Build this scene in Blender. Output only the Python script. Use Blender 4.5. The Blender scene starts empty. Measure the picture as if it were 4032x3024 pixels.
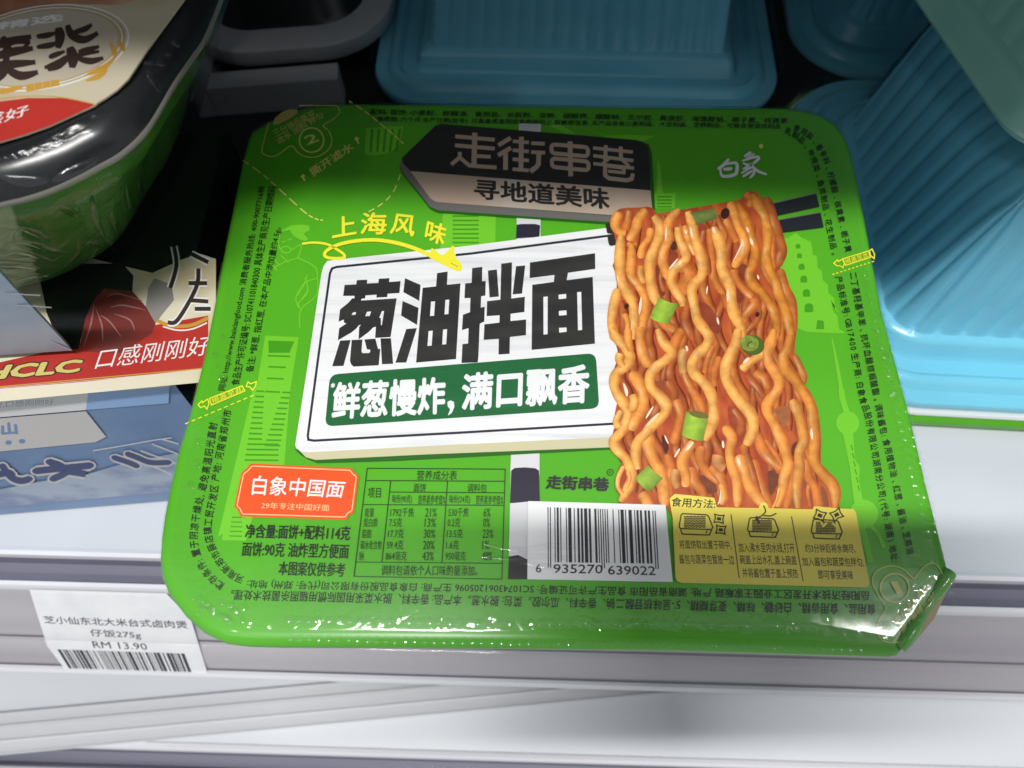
import bpy, bmesh, math, random
from mathutils import Vector, Matrix
from mathutils.geometry import tessellate_polygon
R_ = math.radians
SC = bpy.context.scene
COL = SC.collection
random.seed(7)

# ------------------------------------------------------------------ camera
CAM = Vector((0.0707, -0.0094, 0.2149))
RIGHT = Vector((0.99988188, 0.01517770, -0.00242107))
DOWN = Vector((0.01281906, -0.91044697, -0.41342711))
FWD = RIGHT.cross(DOWN).normalized()
FPX = 1533.0 * 4032 / 2212                      # focal length in photo pixels
cd = bpy.data.cameras.new('camera')
cd.sensor_width = 36.0
cd.lens = 36.0 * 1533.0 / 2212
cd.clip_start, cd.clip_end = 0.005, 50
cd.dof.use_dof = True
cd.dof.focus_distance = 0.152
cd.dof.aperture_fstop = 18.0
cam = bpy.data.objects.new('camera', cd)
COL.objects.link(cam)
m3 = Matrix((RIGHT, -DOWN, -FWD)).transposed()
cam.matrix_world = Matrix.Translation(CAM) @ m3.to_4x4()
SC.camera = cam

# ------------------------------------------------------------------ light
w = bpy.data.worlds.new('World'); SC.world = w; w.use_nodes = True
bg = w.node_tree.nodes['Background']
bg.inputs[0].default_value = (0.93, 0.97, 1.0, 1)
bg.inputs[1].default_value = 0.40
def lamp(name, loc, target, sx, sy, power, col=(1, 1, 1)):
    l = bpy.data.lights.new(name, 'AREA'); l.shape = 'RECTANGLE'; l.size = sx; l.size_y = sy
    l.energy = power; l.color = col
    o = bpy.data.objects.new(name, l); COL.objects.link(o); o.location = loc
    o.rotation_euler = (Vector(target) - Vector(loc)).to_track_quat('-Z', 'Y').to_euler()
    return o
lamp('ceiling_lamp', (0.10, -0.38, 2.10), (0.08, 0.07, 0.07), 1.0, 0.07, 45, (1.0, 0.985, 0.96))
lamp('ceiling_lamp', (-1.0, -0.95, 2.10), (0.08, 0.07, 0.07), 0.03, 0.16, 2.6, (1.0, 0.985, 0.96))
lamp('ceiling_lamp', (1.35, -0.05, 1.75), (0.08, 0.07, 0.07), 0.05, 0.20, 4.5, (1.0, 0.985, 0.96))
SC.view_settings.view_transform = 'Standard'
SC.view_settings.look = 'None'
SC.view_settings.exposure = 0.0
SC.view_settings.gamma = 1.0
SC.view_settings.use_curve_mapping = False
SC.cycles.max_bounces = 8
SC.cycles.transparent_max_bounces = 16

# ------------------------------------------------------------------ helpers
def S(r, g, b, k=1.0):
    def f(c):
        c /= 255.0
        return c / 12.92 if c <= 0.04045 else ((c + 0.055) / 1.055) ** 2.4
    return (f(r) * k, f(g) * k, f(b) * k, 1)

def at(px, py, z):
    """photo pixel (4032 x 3024) -> point of the horizontal plane at height z"""
    d = FWD + RIGHT * ((px - 2016) / FPX) + DOWN * ((py - 1512) / FPX)
    return CAM + d * ((z - CAM.z) / d.z)

MATS = {}
def mat(name, col, rough=0.4, spec=0.5, noise=None, bump=None, coat=0.0, alpha=1.0, trans=0.0, sss=0.0):
    if name in MATS: return MATS[name]
    m = bpy.data.materials.new(name); m.use_nodes = True
    nt = m.node_tree; p = nt.nodes['Principled BSDF']
    p.inputs['Base Color'].default_value = col
    p.inputs['Roughness'].default_value = rough
    p.inputs['Specular IOR Level'].default_value = spec
    p.inputs['Coat Weight'].default_value = coat
    p.inputs['Coat Roughness'].default_value = 0.08
    p.inputs['Alpha'].default_value = alpha
    p.inputs['Transmission Weight'].default_value = trans
    if sss:
        p.inputs['Subsurface Weight'].default_value = sss
        p.inputs['Subsurface Radius'].default_value = (0.002, 0.004, 0.004)
        p.inputs['Subsurface Scale'].default_value = 1.0
    def coords(scale):
        tc = nt.nodes.new('ShaderNodeTexCoord'); mp = nt.nodes.new('ShaderNodeMapping')
        mp.inputs['Scale'].default_value = scale
        nt.links.new(tc.outputs['Object'], mp.inputs['Vector'])
        return mp.outputs['Vector']
    if noise:                                    # (second colour, scale xyz, contrast low, contrast high)
        c2, sc, lo, hi = noise
        n = nt.nodes.new('ShaderNodeTexNoise'); n.inputs['Scale'].default_value = 1.0
        n.inputs['Detail'].default_value = 5
        nt.links.new(coords(sc), n.inputs['Vector'])
        r = nt.nodes.new('ShaderNodeValToRGB')
        r.color_ramp.elements[0].position = lo; r.color_ramp.elements[1].position = hi
        r.color_ramp.elements[0].color = col; r.color_ramp.elements[1].color = c2
        nt.links.new(n.outputs['Fac'], r.inputs['Fac'])
        nt.links.new(r.outputs['Color'], p.inputs['Base Color'])
    if bump:                                     # (scale xyz, strength, distance)
        sc, st, di = bump
        n = nt.nodes.new('ShaderNodeTexNoise'); n.inputs['Scale'].default_value = 1.0
        n.inputs['Detail'].default_value = 4
        nt.links.new(coords(sc), n.inputs['Vector'])
        b = nt.nodes.new('ShaderNodeBump'); b.inputs['Strength'].default_value = st
        b.inputs['Distance'].default_value = di
        nt.links.new(n.outputs['Fac'], b.inputs['Height'])
        nt.links.new(b.outputs['Normal'], p.inputs['Normal'])
        if coat: nt.links.new(b.outputs['Normal'], p.inputs['Coat Normal'])
    MATS[name] = m
    return m

def film(name, rough=0.12, ior=1.4, scale=(60, 60, 60), dist=0.0006, tint=(1, 1, 1, 1), detail=3, strength=0.6):
    """thin clear wrapping film: see-through with a glossy, slightly wrinkled skin"""
    if name in MATS: return MATS[name]
    m = bpy.data.materials.new(name); m.use_nodes = True
    nt = m.node_tree; nt.nodes.remove(nt.nodes['Principled BSDF'])
    out = nt.nodes['Material Output']
    tr = nt.nodes.new('ShaderNodeBsdfTransparent'); tr.inputs[0].default_value = tint
    gl = nt.nodes.new('ShaderNodeBsdfGlossy'); gl.inputs['Roughness'].default_value = rough
    fr = nt.nodes.new('ShaderNodeFresnel')
    ge = nt.nodes.new('ShaderNodeNewGeometry'); mr = nt.nodes.new('ShaderNodeMapRange')
    mr.inputs[3].default_value = ior; mr.inputs[4].default_value = 1.0/ior
    nt.links.new(ge.outputs['Backfacing'], mr.inputs[0]); nt.links.new(mr.outputs[0], fr.inputs['IOR'])
    mx = nt.nodes.new('ShaderNodeMixShader')
    tc = nt.nodes.new('ShaderNodeTexCoord'); mp = nt.nodes.new('ShaderNodeMapping')
    mp.inputs['Scale'].default_value = scale
    n = nt.nodes.new('ShaderNodeTexNoise'); n.inputs['Scale'].default_value = 1; n.inputs['Detail'].default_value = detail
    n.inputs['Distortion'].default_value = 0.6
    b = nt.nodes.new('ShaderNodeBump'); b.inputs['Distance'].default_value = dist; b.inputs['Strength'].default_value = strength
    L = nt.links.new
    L(tc.outputs['Object'], mp.inputs['Vector']); L(mp.outputs['Vector'], n.inputs['Vector'])
    L(n.outputs['Fac'], b.inputs['Height'])
    L(b.outputs['Normal'], gl.inputs['Normal']); L(b.outputs['Normal'], fr.inputs['Normal'])
    L(fr.outputs['Fac'], mx.inputs['Fac']); L(tr.outputs[0], mx.inputs[1]); L(gl.outputs[0], mx.inputs[2])
    L(mx.outputs[0], out.inputs['Surface'])
    MATS[name] = m
    return m

def vcol_mat(name, rough=0.4, mottled=0.25):
    if name in MATS: return MATS[name]
    m = bpy.data.materials.new(name); m.use_nodes = True
    nt = m.node_tree; p = nt.nodes['Principled BSDF']
    p.inputs['Roughness'].default_value = rough
    a = nt.nodes.new('ShaderNodeVertexColor'); a.layer_name = 'ink'
    n = nt.nodes.new('ShaderNodeTexNoise'); n.inputs['Scale'].default_value = 620; n.inputs['Detail'].default_value = 6
    mr = nt.nodes.new('ShaderNodeMapRange')
    mr.inputs[1].default_value = 0.3; mr.inputs[2].default_value = 0.7
    mr.inputs[3].default_value = 1 - mottled; mr.inputs[4].default_value = 1 + mottled * 0.6
    tc = nt.nodes.new('ShaderNodeTexCoord')
    mx = nt.nodes.new('ShaderNodeVectorMath'); mx.operation = 'SCALE'
    L = nt.links.new
    L(tc.outputs['Object'], n.inputs['Vector']); L(n.outputs['Fac'], mr.inputs[0])
    L(a.outputs['Color'], mx.inputs[0]); L(mr.outputs[0], mx.inputs['Scale'])
    L(mx.outputs[0], p.inputs['Base Color'])
    MATS[name] = m
    return m

FRAME = {}                                       # inverse world frame of each thing, for meshes given in world space
def thing(name, label, cat, loc=(0, 0, 0), rz=0.0, group=None):
    o = bpy.data.objects.new(name, None); COL.objects.link(o)
    o.empty_display_size = 0.02
    o.location = loc; o.rotation_euler = (0, 0, rz)
    o['label'] = label; o['category'] = cat
    if group: o['group'] = group
    FRAME[o.name] = (Matrix.Translation(Vector(loc)) @ Matrix.Rotation(rz, 4, 'Z')).inverted()
    return o

def obj(name, verts, faces, mats, midx=None, parent=None, smooth=False, cols=None, local=False, kind=None):
    me = bpy.data.meshes.new(name)
    if parent is not None and not local:
        F = FRAME[parent.name]; verts = [F @ Vector(v) for v in verts]
    me.from_pydata([tuple(v) for v in verts], [], [tuple(f) for f in faces])
    for m in (mats if isinstance(mats, (list, tuple)) else [mats]): me.materials.append(m)
    if midx: me.polygons.foreach_set('material_index', midx)
    if smooth: me.polygons.foreach_set('use_smooth', [True] * len(me.polygons))
    if cols:
        ca = me.color_attributes.new('ink', 'FLOAT_COLOR', 'POINT')
        ca.data.foreach_set('color', [c for v in cols for c in v])
    me.update()
    o = bpy.data.objects.new(name, me); COL.objects.link(o)
    if parent is not None:
        o.parent = parent; FRAME[o.name] = FRAME[parent.name]
    if kind: o['kind'] = kind
    return o

def autosmooth(o, ang=35):
    me = o.data; bm = bmesh.new(); bm.from_mesh(me)
    bmesh.ops.recalc_face_normals(bm, faces=bm.faces)
    for e in bm.edges:
        e.smooth = not (len(e.link_faces) == 2 and e.calc_face_angle(0) > R_(ang))
    for f in bm.faces: f.smooth = True
    bm.to_mesh(me); bm.free()
    return o

def box(lo, hi):
    x0, y0, z0 = lo; x1, y1, z1 = hi
    v = [(x0,y0,z0),(x1,y0,z0),(x1,y1,z0),(x0,y1,z0),(x0,y0,z1),(x1,y0,z1),(x1,y1,z1),(x0,y1,z1)]
    return v, [(3,2,1,0),(4,5,6,7),(0,1,5,4),(1,2,6,5),(2,3,7,6),(3,0,4,7)]

def catmull(pts, n=8, closed=False):
    P = [Vector(p) for p in pts]; out = []
    N = len(P)
    for i in range(N if closed else N - 1):
        if closed: a, b, c, d = P[i-1], P[i], P[(i+1) % N], P[(i+2) % N]
        else: a, b, c, d = P[max(i-1, 0)], P[i], P[i+1], P[min(i+2, N-1)]
        for k in range(n):
            t = k / n
            out.append(0.5 * ((2*b) + (c-a)*t + (2*a-5*b+4*c-d)*t*t + (3*b-a-3*c+d)*t*t*t))
    if not closed: out.append(P[-1])
    return out

def rounded(pts, r, n=5):
    """closed polygon with corners rounded by r (2D)"""
    P = [Vector(p[:2]) for p in pts]; out = []
    N = len(P)
    for i in range(N):
        a, b, c = P[i-1], P[i], P[(i+1) % N]
        u, v = (a-b), (c-b)
        rr = min(r, u.length*0.45, v.length*0.45)
        s, e = b + u.normalized()*rr, b + v.normalized()*rr
        for k in range(n + 1):
            t = k / n
            out.append(s*(1-t)**2 + b*2*t*(1-t) + e*t*t)
    return out

def rrect(a, b, r, inset=0.0, seg=10, side=60):
    """rounded rectangle path a x b, counter-clockwise, constant number of points, with outward normals and arc length"""
    hx, hy, r = a/2 - inset, b/2 - inset, max(r - inset, 0.002)
    pts = []
    corners = [(hx-r, -hy+r, -90), (hx-r, hy-r, 0), (-hx+r, hy-r, 90), (-hx+r, -hy+r, 180)]
    for i, (cx, cy, a0) in enumerate(corners):
        for k in range(seg + 1):
            t = R_(a0 + 90*k/seg)
            pts.append((Vector((cx + r*math.cos(t), cy + r*math.sin(t))), Vector((math.cos(t), math.sin(t)))))
        nx = corners[(i+1) % 4]
        t1 = R_(a0 + 90)
        s = Vector((cx + r*math.cos(t1), cy + r*math.sin(t1)))
        e = Vector((nx[0] + r*math.cos(R_(nx[2])), nx[1] + r*math.sin(R_(nx[2]))))
        for k in range(1, side):
            pts.append((s.lerp(e, k/side), Vector((math.cos(t1), math.sin(t1)))))
    return pts

def loft(rings, cap0=False, cap1=True):
    n = len(rings[0]); v = [p for r in rings for p in r]; f = []
    for i in range(len(rings)-1):
        for k in range(n):
            a, b = i*n+k, i*n+(k+1) % n
            f.append((a, b, b+n, a+n))
    if cap0: f.append(tuple(range(n-1, -1, -1)))
    if cap1: f.append(tuple(range((len(rings)-1)*n, len(rings)*n)))
    return v, f

# ---- lettering -------------------------------------------------------------
GLY = {}
def glyphs(body, bold=0.0):
    bold = 0.0
    key = (body, bold)
    if key in GLY: return GLY[key]
    cu = bpy.data.curves.new('lettering', 'FONT'); cu.body = body; cu.size = 1; cu.offset = bold
    cu.resolution_u = 2; cu.fill_mode = 'FRONT'
    o = bpy.data.objects.new('lettering', cu); COL.objects.link(o)
    dg = bpy.context.evaluated_depsgraph_get(); e = o.evaluated_get(dg); me = e.to_mesh()
    v = [tuple(x.co[:2]) for x in me.vertices]; f = [tuple(p.vertices) for p in me.polygons]
    e.to_mesh_clear(); bpy.data.objects.remove(o); bpy.data.curves.remove(cu)
    GLY[key] = (v, f)
    return v, f

def Z(x0, y0, s):
    return lambda p: (x0 + p[0]*s, y0 + p[1]*s)
zA = Z(600, 350, 1100/2212); zB = Z(1500, 350, 1200/2212); zC = Z(2500, 350, 1200/2212)
zD = Z(600, 1100, 1100/2212); zE = Z(1150, 900, 1300/2212); zF = Z(2350, 700, 1000/1229)
zG = Z(600, 1750, 1100/2147); zH = Z(1350, 1750, 1300/2212); zI = Z(2550, 1900, 1250/2212)
zJ = Z(3000, 1600, 1032/1556); zK = Z(3200, 700, 832/1380); z5 = Z(1750, 480, 800/2212)
z1 = Z(2380, 740, 450/1244); z2 = Z(2730, 740, 450/1244); z3 = Z(2380, 1300, 480/1106); z4 = Z(2830, 1300, 480/1106)
zt1 = Z(1300, 1060, 300/1244); zt2 = Z(1540, 1040, 300/1244); zt3 = Z(1800, 1000, 300/1244); zt4 = Z(2070, 980, 300/1244)
zL = Z(0, 0, 1000/2074); zLb = Z(0, 700, 900/1866); zLc = Z(0, 1300, 900/1866); zM = Z(0, 2000, 1200/1944)
zO = Z(0, 0, 1.0)

class Print:
    """ink on a real surface: collects flat shapes, each a few microns above the last"""
    STEP = 8e-7
    layer = 0
    def __init__(self, place, ws=1.0):
        self.v, self.f, self.m, self.mats, self.cols = [], [], [], [], []
        self.place = place; self.ws = ws
    def mi(self, m):
        if m not in self.mats: self.mats.append(m)
        return self.mats.index(m)
    def up(self):
        Print.layer += 1
        return Print.layer * Print.STEP
    def add(self, pts, faces, m, cols=None):
        n = len(self.v); k = self.up(); i = self.mi(m)
        self.v += [self.place(p, k) for p in pts]
        self.cols += cols if cols else [(1, 1, 1, 1)] * len(pts)
        for f in faces:
            self.f.append(tuple(n + a for a in f)); self.m.append(i)
    def poly(self, z, pts, m, holes=(), r=0, cols=None):
        loops = [[z(p) for p in pts]] + [[z(p) for p in h] for h in holes]
        if r: loops[0] = [tuple(p) for p in rounded(loops[0], r)]
        flat = [p for l in loops for p in l]
        tri = tessellate_polygon([[Vector((p[0], p[1], 0)) for p in l] for l in loops])
        self.add(flat, tri, m, cols)
    def line(self, z, pts, wd, m, closed=False, smooth=0, caps=False, taper=None):
        wd *= self.ws
        P = [Vector(z(p)) for p in pts]
        if smooth: P = catmull(P, smooth, closed)
        P = [p for i, p in enumerate(P) if i == 0 or (p - P[i-1]).length > 1e-4]
        N = len(P); L, Rr = [], []
        for i in range(N):
            a = P[i-1] if (i or closed) else None
            b = P[(i+1) % N] if (i < N-1 or closed) else None
            d1 = (P[i]-a).normalized() if a is not None else None
            d2 = (b-P[i]).normalized() if b is not None else None
            d1 = d1 or d2; d2 = d2 or d1
            t = (d1 + d2)
            t = t.normalized() if t.length > 1e-6 else d1
            nrm = Vector((-t.y, t.x)); c = max(nrm.dot(Vector((-d1.y, d1.x))), 0.35)
            h = wd/2/c
            if taper: h *= taper(i/(N-1))
            L.append(P[i] + nrm*h); Rr.append(P[i] - nrm*h)
        v = [tuple(p) for p in L + Rr]; f = []
        for i in range(N if closed else N-1):
            j = (i+1) % N
            f.append((i, j, N+j, N+i))
        self.add(v, f, m)
        if caps:
            for p in (P[0], P[-1]): self.disc(zO, tuple(p), wd/2, m, ry=wd/2*0.8)
    def disc(self, z, c, rx, m, ry=None, rot=0, n=20):
        c = z(c); ry = ry or rx; cs, sn = math.cos(rot), math.sin(rot)
        pts = []
        for k in range(n):
            t = 2*math.pi*k/n; x, y = rx*math.cos(t), ry*math.sin(t)
            pts.append((c[0]+x*cs-y*sn, c[1]+x*sn+y*cs))
        self.add(pts, [tuple(range(n))], m)
    def ring(self, z, c, r, wd, m, rx=1.0):
        c = z(c)
        self.line(zO, [(c[0]+r*rx*math.cos(t*math.pi/16), c[1]+r*math.sin(t*math.pi/16)) for t in range(32)], wd, m, closed=True)
    def text(self, z, body, bl, br, tl, m, tr=None, bold=0.0, shear=0.0, box=None):
        """lettering whose ink box is stretched onto the quad bl, br, tl(, tr)"""
        bl, br, tl = Vector(z(bl)), Vector(z(br)), Vector(z(tl))
        tr = Vector(z(tr)) if tr else br + (tl - bl)
        v, f = glyphs(body, bold)
        if not v: return
        x0, x1 = min(p[0] for p in v), max(p[0] for p in v)
        y0, y1 = min(p[1] for p in v), max(p[1] for p in v)
        for dx, dy in self.press(bold):
            out = []
            for x, y in v:
                s, t = (x+dx-x0+bold)/(x1-x0+2*bold), (y+dy-y0+bold)/(y1-y0+2*bold)
                p = (bl*(1-s) + br*s)*(1-t) + (tl*(1-s) + tr*s)*t
                out.append((p.x, p.y))
            self.add(out, f, m)
    def press(self, b):
        """offsets of the overprints that make lettering bold"""
        if b <= 0: return [(0, 0)]
        if b < 0.02: return [(-b, 0), (b, 0), (0, b), (0, -b)]
        return [(b*math.cos(i*math.pi/4), b*math.sin(i*math.pi/4)) for i in range(8)] + [(b*0.5, 0), (-b*0.5, 0)]
    def along(self, z, body, path, size, m, bold=0.0, smooth=8, stretch=1.0):
        """lettering set letter by letter along a path; its top is to the left of the direction of travel"""
        P = catmull([z(p) for p in path], smooth)
        acc = [0.0]
        for i in range(1, len(P)): acc.append(acc[-1] + (P[i]-P[i-1]).length)
        tot = acc[-1]
        adv = [1.0 if ord(c) > 0x2000 else (0.3 if c in ' .,:;\'' else 0.58) for c in body]
        k = tot / sum(adv); pos = 0
        V, F = [], []
        for c, a in zip(body, adv):
            mid = (pos + a/2)*k; pos += a
            if c == ' ': continue
            j = max(i for i in range(len(acc)) if acc[i] <= mid + 1e-9); j = min(j, len(P)-2)
            u = (mid-acc[j])/max(acc[j+1]-acc[j], 1e-9)
            p = P[j].lerp(P[j+1], u); t = (P[min(j+2, len(P)-1)]-P[max(j-1, 0)]).normalized()
            nrm = Vector((t.y, -t.x))
            v, f = glyphs(c, bold)
            if not v: continue
            xm = (min(q[0] for q in v)+max(q[0] for q in v))/2
            sx = min(k*0.92, size*1.3) if a > 0.5 else k*0.9
            n = len(V)
            for x, y in v:
                q = p + t*((x-xm)*sx) + nrm*((y-0.38)*size)
                V.append((q.x, q.y))
            F += [tuple(n+i for i in g) for g in f]
        for dx, dy in self.press(bold)[:4]:
            self.add([(x+dx*size, y+dy*size) for x, y in V], F, m)
    def build(self, name, parent, label=None):
        o = obj(name, self.v, self.f, self.mats, self.m, parent, cols=self.cols)
        if label: o['label'] = label
        return o
# ------------------------------------------------------------------ setting
ZL = 0.075                                        # height of the noodle bowl's lid above the shelf
m_shelf = mat('shelf_white', S(206, 210, 216, 0.95), 0.38, 0.5, noise=(S(196, 201, 208, 0.95), (9, 14, 9), 0.35, 0.7), bump=((90, 90, 90), 0.08, 0.0004))
m_back = mat('back_panel_grey', S(70, 74, 80), 0.6)
m_rail = mat('rail_grey', S(176, 172, 178), 0.25, noise=(S(160, 156, 164), (3, 60, 60), 0.4, 0.65))
m_raild = mat('rail_groove', S(112, 112, 128), 0.3)
m_railw = mat('rail_white', S(220, 220, 226), 0.2)
m_railk = mat('rail_dark_grey', S(96, 90, 100), 0.4)  # dark grey of the rail's underside and seams

YAW = -0.0116                                     # the shelf runs very slightly askew to the package
def sx(x, y, z):                                  # shelf frame -> world
    return (x*math.cos(YAW) - (y-0.024)*math.sin(YAW), 0.024 + x*math.sin(YAW) + (y-0.024)*math.cos(YAW), z)
def extrude_profile(prof, x0, x1, n=1):
    v, f = [], []
    for i in range(n+1):
        x = x0 + (x1-x0)*i/n
        v += [sx(x, y, z) for y, z in prof]
    k = len(prof)
    for i in range(n):
        for j in range(k-1):
            a = i*k+j
            f.append((a, a+1, a+k+1, a+k))
    return v, f
def slab(name, y0, y1, z0, z1, m, x0=-0.45, x1=0.6):
    v, f = box((x0, y0, z0), (x1, y1, z1))
    o = obj(name, [sx(*p) for p in v], f, m, kind='structure')
    return o
slab('shelf_board', 0.031, 0.42, -0.022, 0.0, m_shelf)
slab('shelf_back', 0.385, 0.395, -0.30, 0.36, m_back)
slab('floor_shade_sheet', 0.150, 0.384, 0.0004, 0.0016, mat('shade_black', S(34, 36, 40), 0.7))  # black sheet standing in for the shade deep on the shelf floor
slab('side_blocker', 0.05, 0.384, 0.0018, 0.331, m_back, -0.30, -0.29)  # unseen side panels, added to keep ambient light out
slab('side_blocker', 0.05, 0.384, 0.0018, 0.331, m_back, 0.50, 0.51)
slab('upper_shelf', 0.0425, 0.42, 0.332, 0.350, m_shelf)

# price rail on the shelf front: rounded lip, groove, sloping ticket channel
rail = thing('price_rail', 'grey slanted plastic price rail running along the front of the upper shelf', 'shelf rail', (0.08, 0.024, -0.02))
c51, s51 = math.cos(R_(51)), math.sin(R_(51))
def rl(d, h=0.0):                                 # point of the slope: d metres down it, h above it
    return (0.0205 - d*c51 - h*s51, -0.0005 - d*s51 + h*c51)
lip = [(0.0309, -0.004), (0.0309, 0.0006), (0.0300, 0.0012), (0.0288, 0.0006), (0.0283, -0.0015)]
v, f = extrude_profile(lip, -0.45, 0.6); autosmooth(obj('lip', v, f, m_railw, parent=rail), 50)
groove = [(0.0283, -0.0015), (0.0272, -0.0045), (0.0245, -0.0055), (0.0222, -0.0045), (0.0216, -0.0012)]
v, f = extrude_profile(groove, -0.45, 0.6); obj('groove', v, f, m_raild, parent=rail)
top = [(0.0216, -0.0012), (0.0213, 0.0002), rl(-0.0004, 0.0008), rl(0.0016, 0.0006), rl(0.0024, 0.0)]
v, f = extrude_profile(top, -0.45, 0.6); autosmooth(obj('top_edge', v, f, m_railw, parent=rail), 60)
chan = [rl(0.0024, 0), rl(0.012, -0.0004), rl(0.0205, 0.0002), rl(0.0212, -0.0004), rl(0.0222, 0.0002), rl(0.028, 0.0006), rl(0.0335, 0.0)]
v, f = extrude_profile(chan, -0.45, 0.6); autosmooth(obj('ticket_channel', v, f, m_rail, parent=rail), 40)
bot = [rl(0.0335, 0.0), rl(0.0338, 0.0014), rl(0.0352, 0.0018), rl(0.0362, 0.0010), rl(0.0364, -0.001)]
v, f = extrude_profile(bot, -0.45, 0.6); autosmooth(obj('bottom_edge', v, f, m_railw, parent=rail), 60)
under = [rl(0.0364, -0.001), rl(0.0372, -0.003), (0.006, -0.036), (0.0309, -0.022)]
v, f = extrude_profile(under, -0.45, 0.6); obj('underside', v, f, m_railk, parent=rail)
m_clear = film('clear_plastic', rough=0.08, ior=1.45, scale=(20, 120, 120), dist=0.0002)
cov = [rl(0.0020, 0.0016), rl(0.012, 0.0022), rl(0.0200, 0.0024), rl(0.0206, 0.0018), rl(0.0212, 0.0024), rl(0.028, 0.0022), rl(0.0338, 0.0018)]
v, f = extrude_profile(cov, -0.45, 0.6); autosmooth(obj('clear_cover', v, f, m_clear, parent=rail), 60)

for d0, d1, nm in ((0.0203, 0.0210, 'seam'), (0.0326, 0.0333, 'seam')):
    v, f = extrude_profile([rl(d0, 0.0004), rl(d1, 0.0005)], -0.45, 0.6); obj(nm, v, f, m_railk, parent=rail)
# lower shelf, its front rail and the loose clear ticket strip lying across it
LZ = -0.105
slab('lower_shelf', -0.0255, 0.40, LZ-0.02, LZ, m_shelf, -0.6, 0.8)
lr = thing('price_rail', 'white rail with a dark groove along the front of the lower shelf', 'shelf rail', (0.08, -0.03, LZ-0.02))
lip2 = [(-0.0256, LZ-0.006), (-0.0256, LZ+0.001), (-0.0272, LZ+0.0018), (-0.0285, LZ+0.0008), (-0.0290, LZ-0.003)]
v, f = extrude_profile(lip2, -0.6, 0.8); autosmooth(obj('lip', v, f, m_railw, parent=lr), 50)
g2 = [(-0.0290, LZ-0.003), (-0.030, LZ-0.007), (-0.0345, LZ-0.008), (-0.0352, LZ-0.003)]
v, f = extrude_profile(g2, -0.6, 0.8); obj('groove', v, f, m_raild, parent=lr)
t2 = [(-0.0352, LZ-0.003), (-0.0358, LZ-0.001), (-0.0375, LZ-0.0012), (-0.040, LZ-0.004), (-0.062, LZ-0.030)]
v, f = extrude_profile(t2, -0.6, 0.8); autosmooth(obj('ticket_channel', v, f, m_rail, parent=lr), 50)

strip_z = LZ + 0.012
A0, A1 = at(-500, 3020, strip_z), at(2560, 2735, strip_z)
B0 = at(-300, 2830, strip_z)
t = (A1 - A0).normalized(); nrm = Vector((-t.y, t.x, 0))
wd = abs((B0 - A0).dot(nrm))
strip = thing('ticket_strip', 'loose clear plastic ticket strip lying slantwise across the lower shelf', 'ticket strip', tuple((A0+A1)/2 - Vector((0, 0, 0.012))))
m_strip = mat('strip_grey', S(198, 199, 203), 0.18)
def band(a, b, z0, z1, m, name):
    P0, P1 = A0 + t*(-0.02), A1 + t*0.02
    zz = Vector((0, 0, 1))
    pts = [P0+nrm*wd*a, P1+nrm*wd*a, P1+nrm*wd*b, P0+nrm*wd*b]
    lo = [p + zz*(z0) for p in pts]; hi = [p + zz*z1 for p in pts]
    vv = lo + hi
    return obj(name, vv, [(3,2,1,0),(4,5,6,7),(0,1,5,4),(1,2,6,5),(2,3,7,6),(3,0,4,7)], m, parent=strip)
band(0.02, 0.98, -0.0116, -0.0090, m_strip, 'backing')
band(0.0, 0.04, -0.0118, -0.008, m_strip, 'edge_rib')
band(0.30, 0.34, -0.0088, -0.0074, m_railw, 'middle_rib')
band(0.62, 0.70, -0.0088, -0.0072, m_strip, 'middle_rib')
band(0.96, 1.0, -0.0118, -0.008, m_strip, 'edge_rib')

band(0.05, 0.95, -0.0062, -0.0058, m_clear, 'clear_cover')
# price ticket in the rail
tag = thing('price_ticket', 'white paper price ticket reading RM 13.90 with a barcode, left end of the rail', 'price ticket', (-0.04, 0.018, -0.01))
def on_rail(px, py, h):
    n = Vector((0, -s51, c51)); p0 = Vector((0, 0.0205, -0.0005))
    n = Matrix.Rotation(YAW, 3, 'Z') @ n; p0 = Vector(sx(*p0)) + n*h
    d = FWD + RIGHT*((px-2016)/FPX) + DOWN*((py-1512)/FPX)
    k = (p0 - CAM).dot(n) / d.dot(n)
    return CAM + d*k
m_paper = mat('ticket_paper', S(238, 239, 242, 0.92), 0.6, noise=(S(228, 230, 234, 0.92), (120, 120, 120), 0.4, 0.7))
m_ink = mat('ticket_ink', S(48, 46, 56), 0.6)
Print.layer = 0
T = Print(lambda p, k: on_rail(p[0], p[1], 0.0009 + k))
T.poly(zM, [(187, 520), (1060, 545), (1215, 700), (1330, 1075), (430, 1050), (300, 880)], m_paper)
T.build('paper', tag)
Print.layer = 20
T = Print(lambda p, k: on_rail(p[0], p[1], 0.0009 + k))
T.text(zM, '芝小仙东北大米台式卤肉煲', (285, 737), (1200, 770), (272, 688), m_ink, bold=0.012)
T.text(zM, '仔饭275g', (582, 826), (905, 842), (570, 772), m_ink, bold=0.010)
T.text(zM, 'RM 13.90', (598, 893), (944, 906), (584, 850), m_ink, bold=0.006)
T.build('lettering', tag)
T = Print(lambda p, k: on_rail(p[0], p[1], 0.0009 + k))
rnd = random.Random(5); x = 0.0
while x < 1.0:
    bw = rnd.choice([0.006, 0.006, 0.012, 0.018, 0.026]); gp = rnd.choice([0.006, 0.008, 0.012, 0.018])
    if x + bw > 1: break
    q = lambda s, t_: ((365+(1200-365)*s)*(1-t_) + (452+(1255-452)*s)*t_, (902+(930-902)*s)*(1-t_) + (1042+(1072-1042)*s)*t_)
    T.poly(zM, [q(x, 0), q(x+bw, 0), q(x+bw, 1), q(x, 1)], m_ink); x += bw + gp
T.build('barcode', tag)

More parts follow.
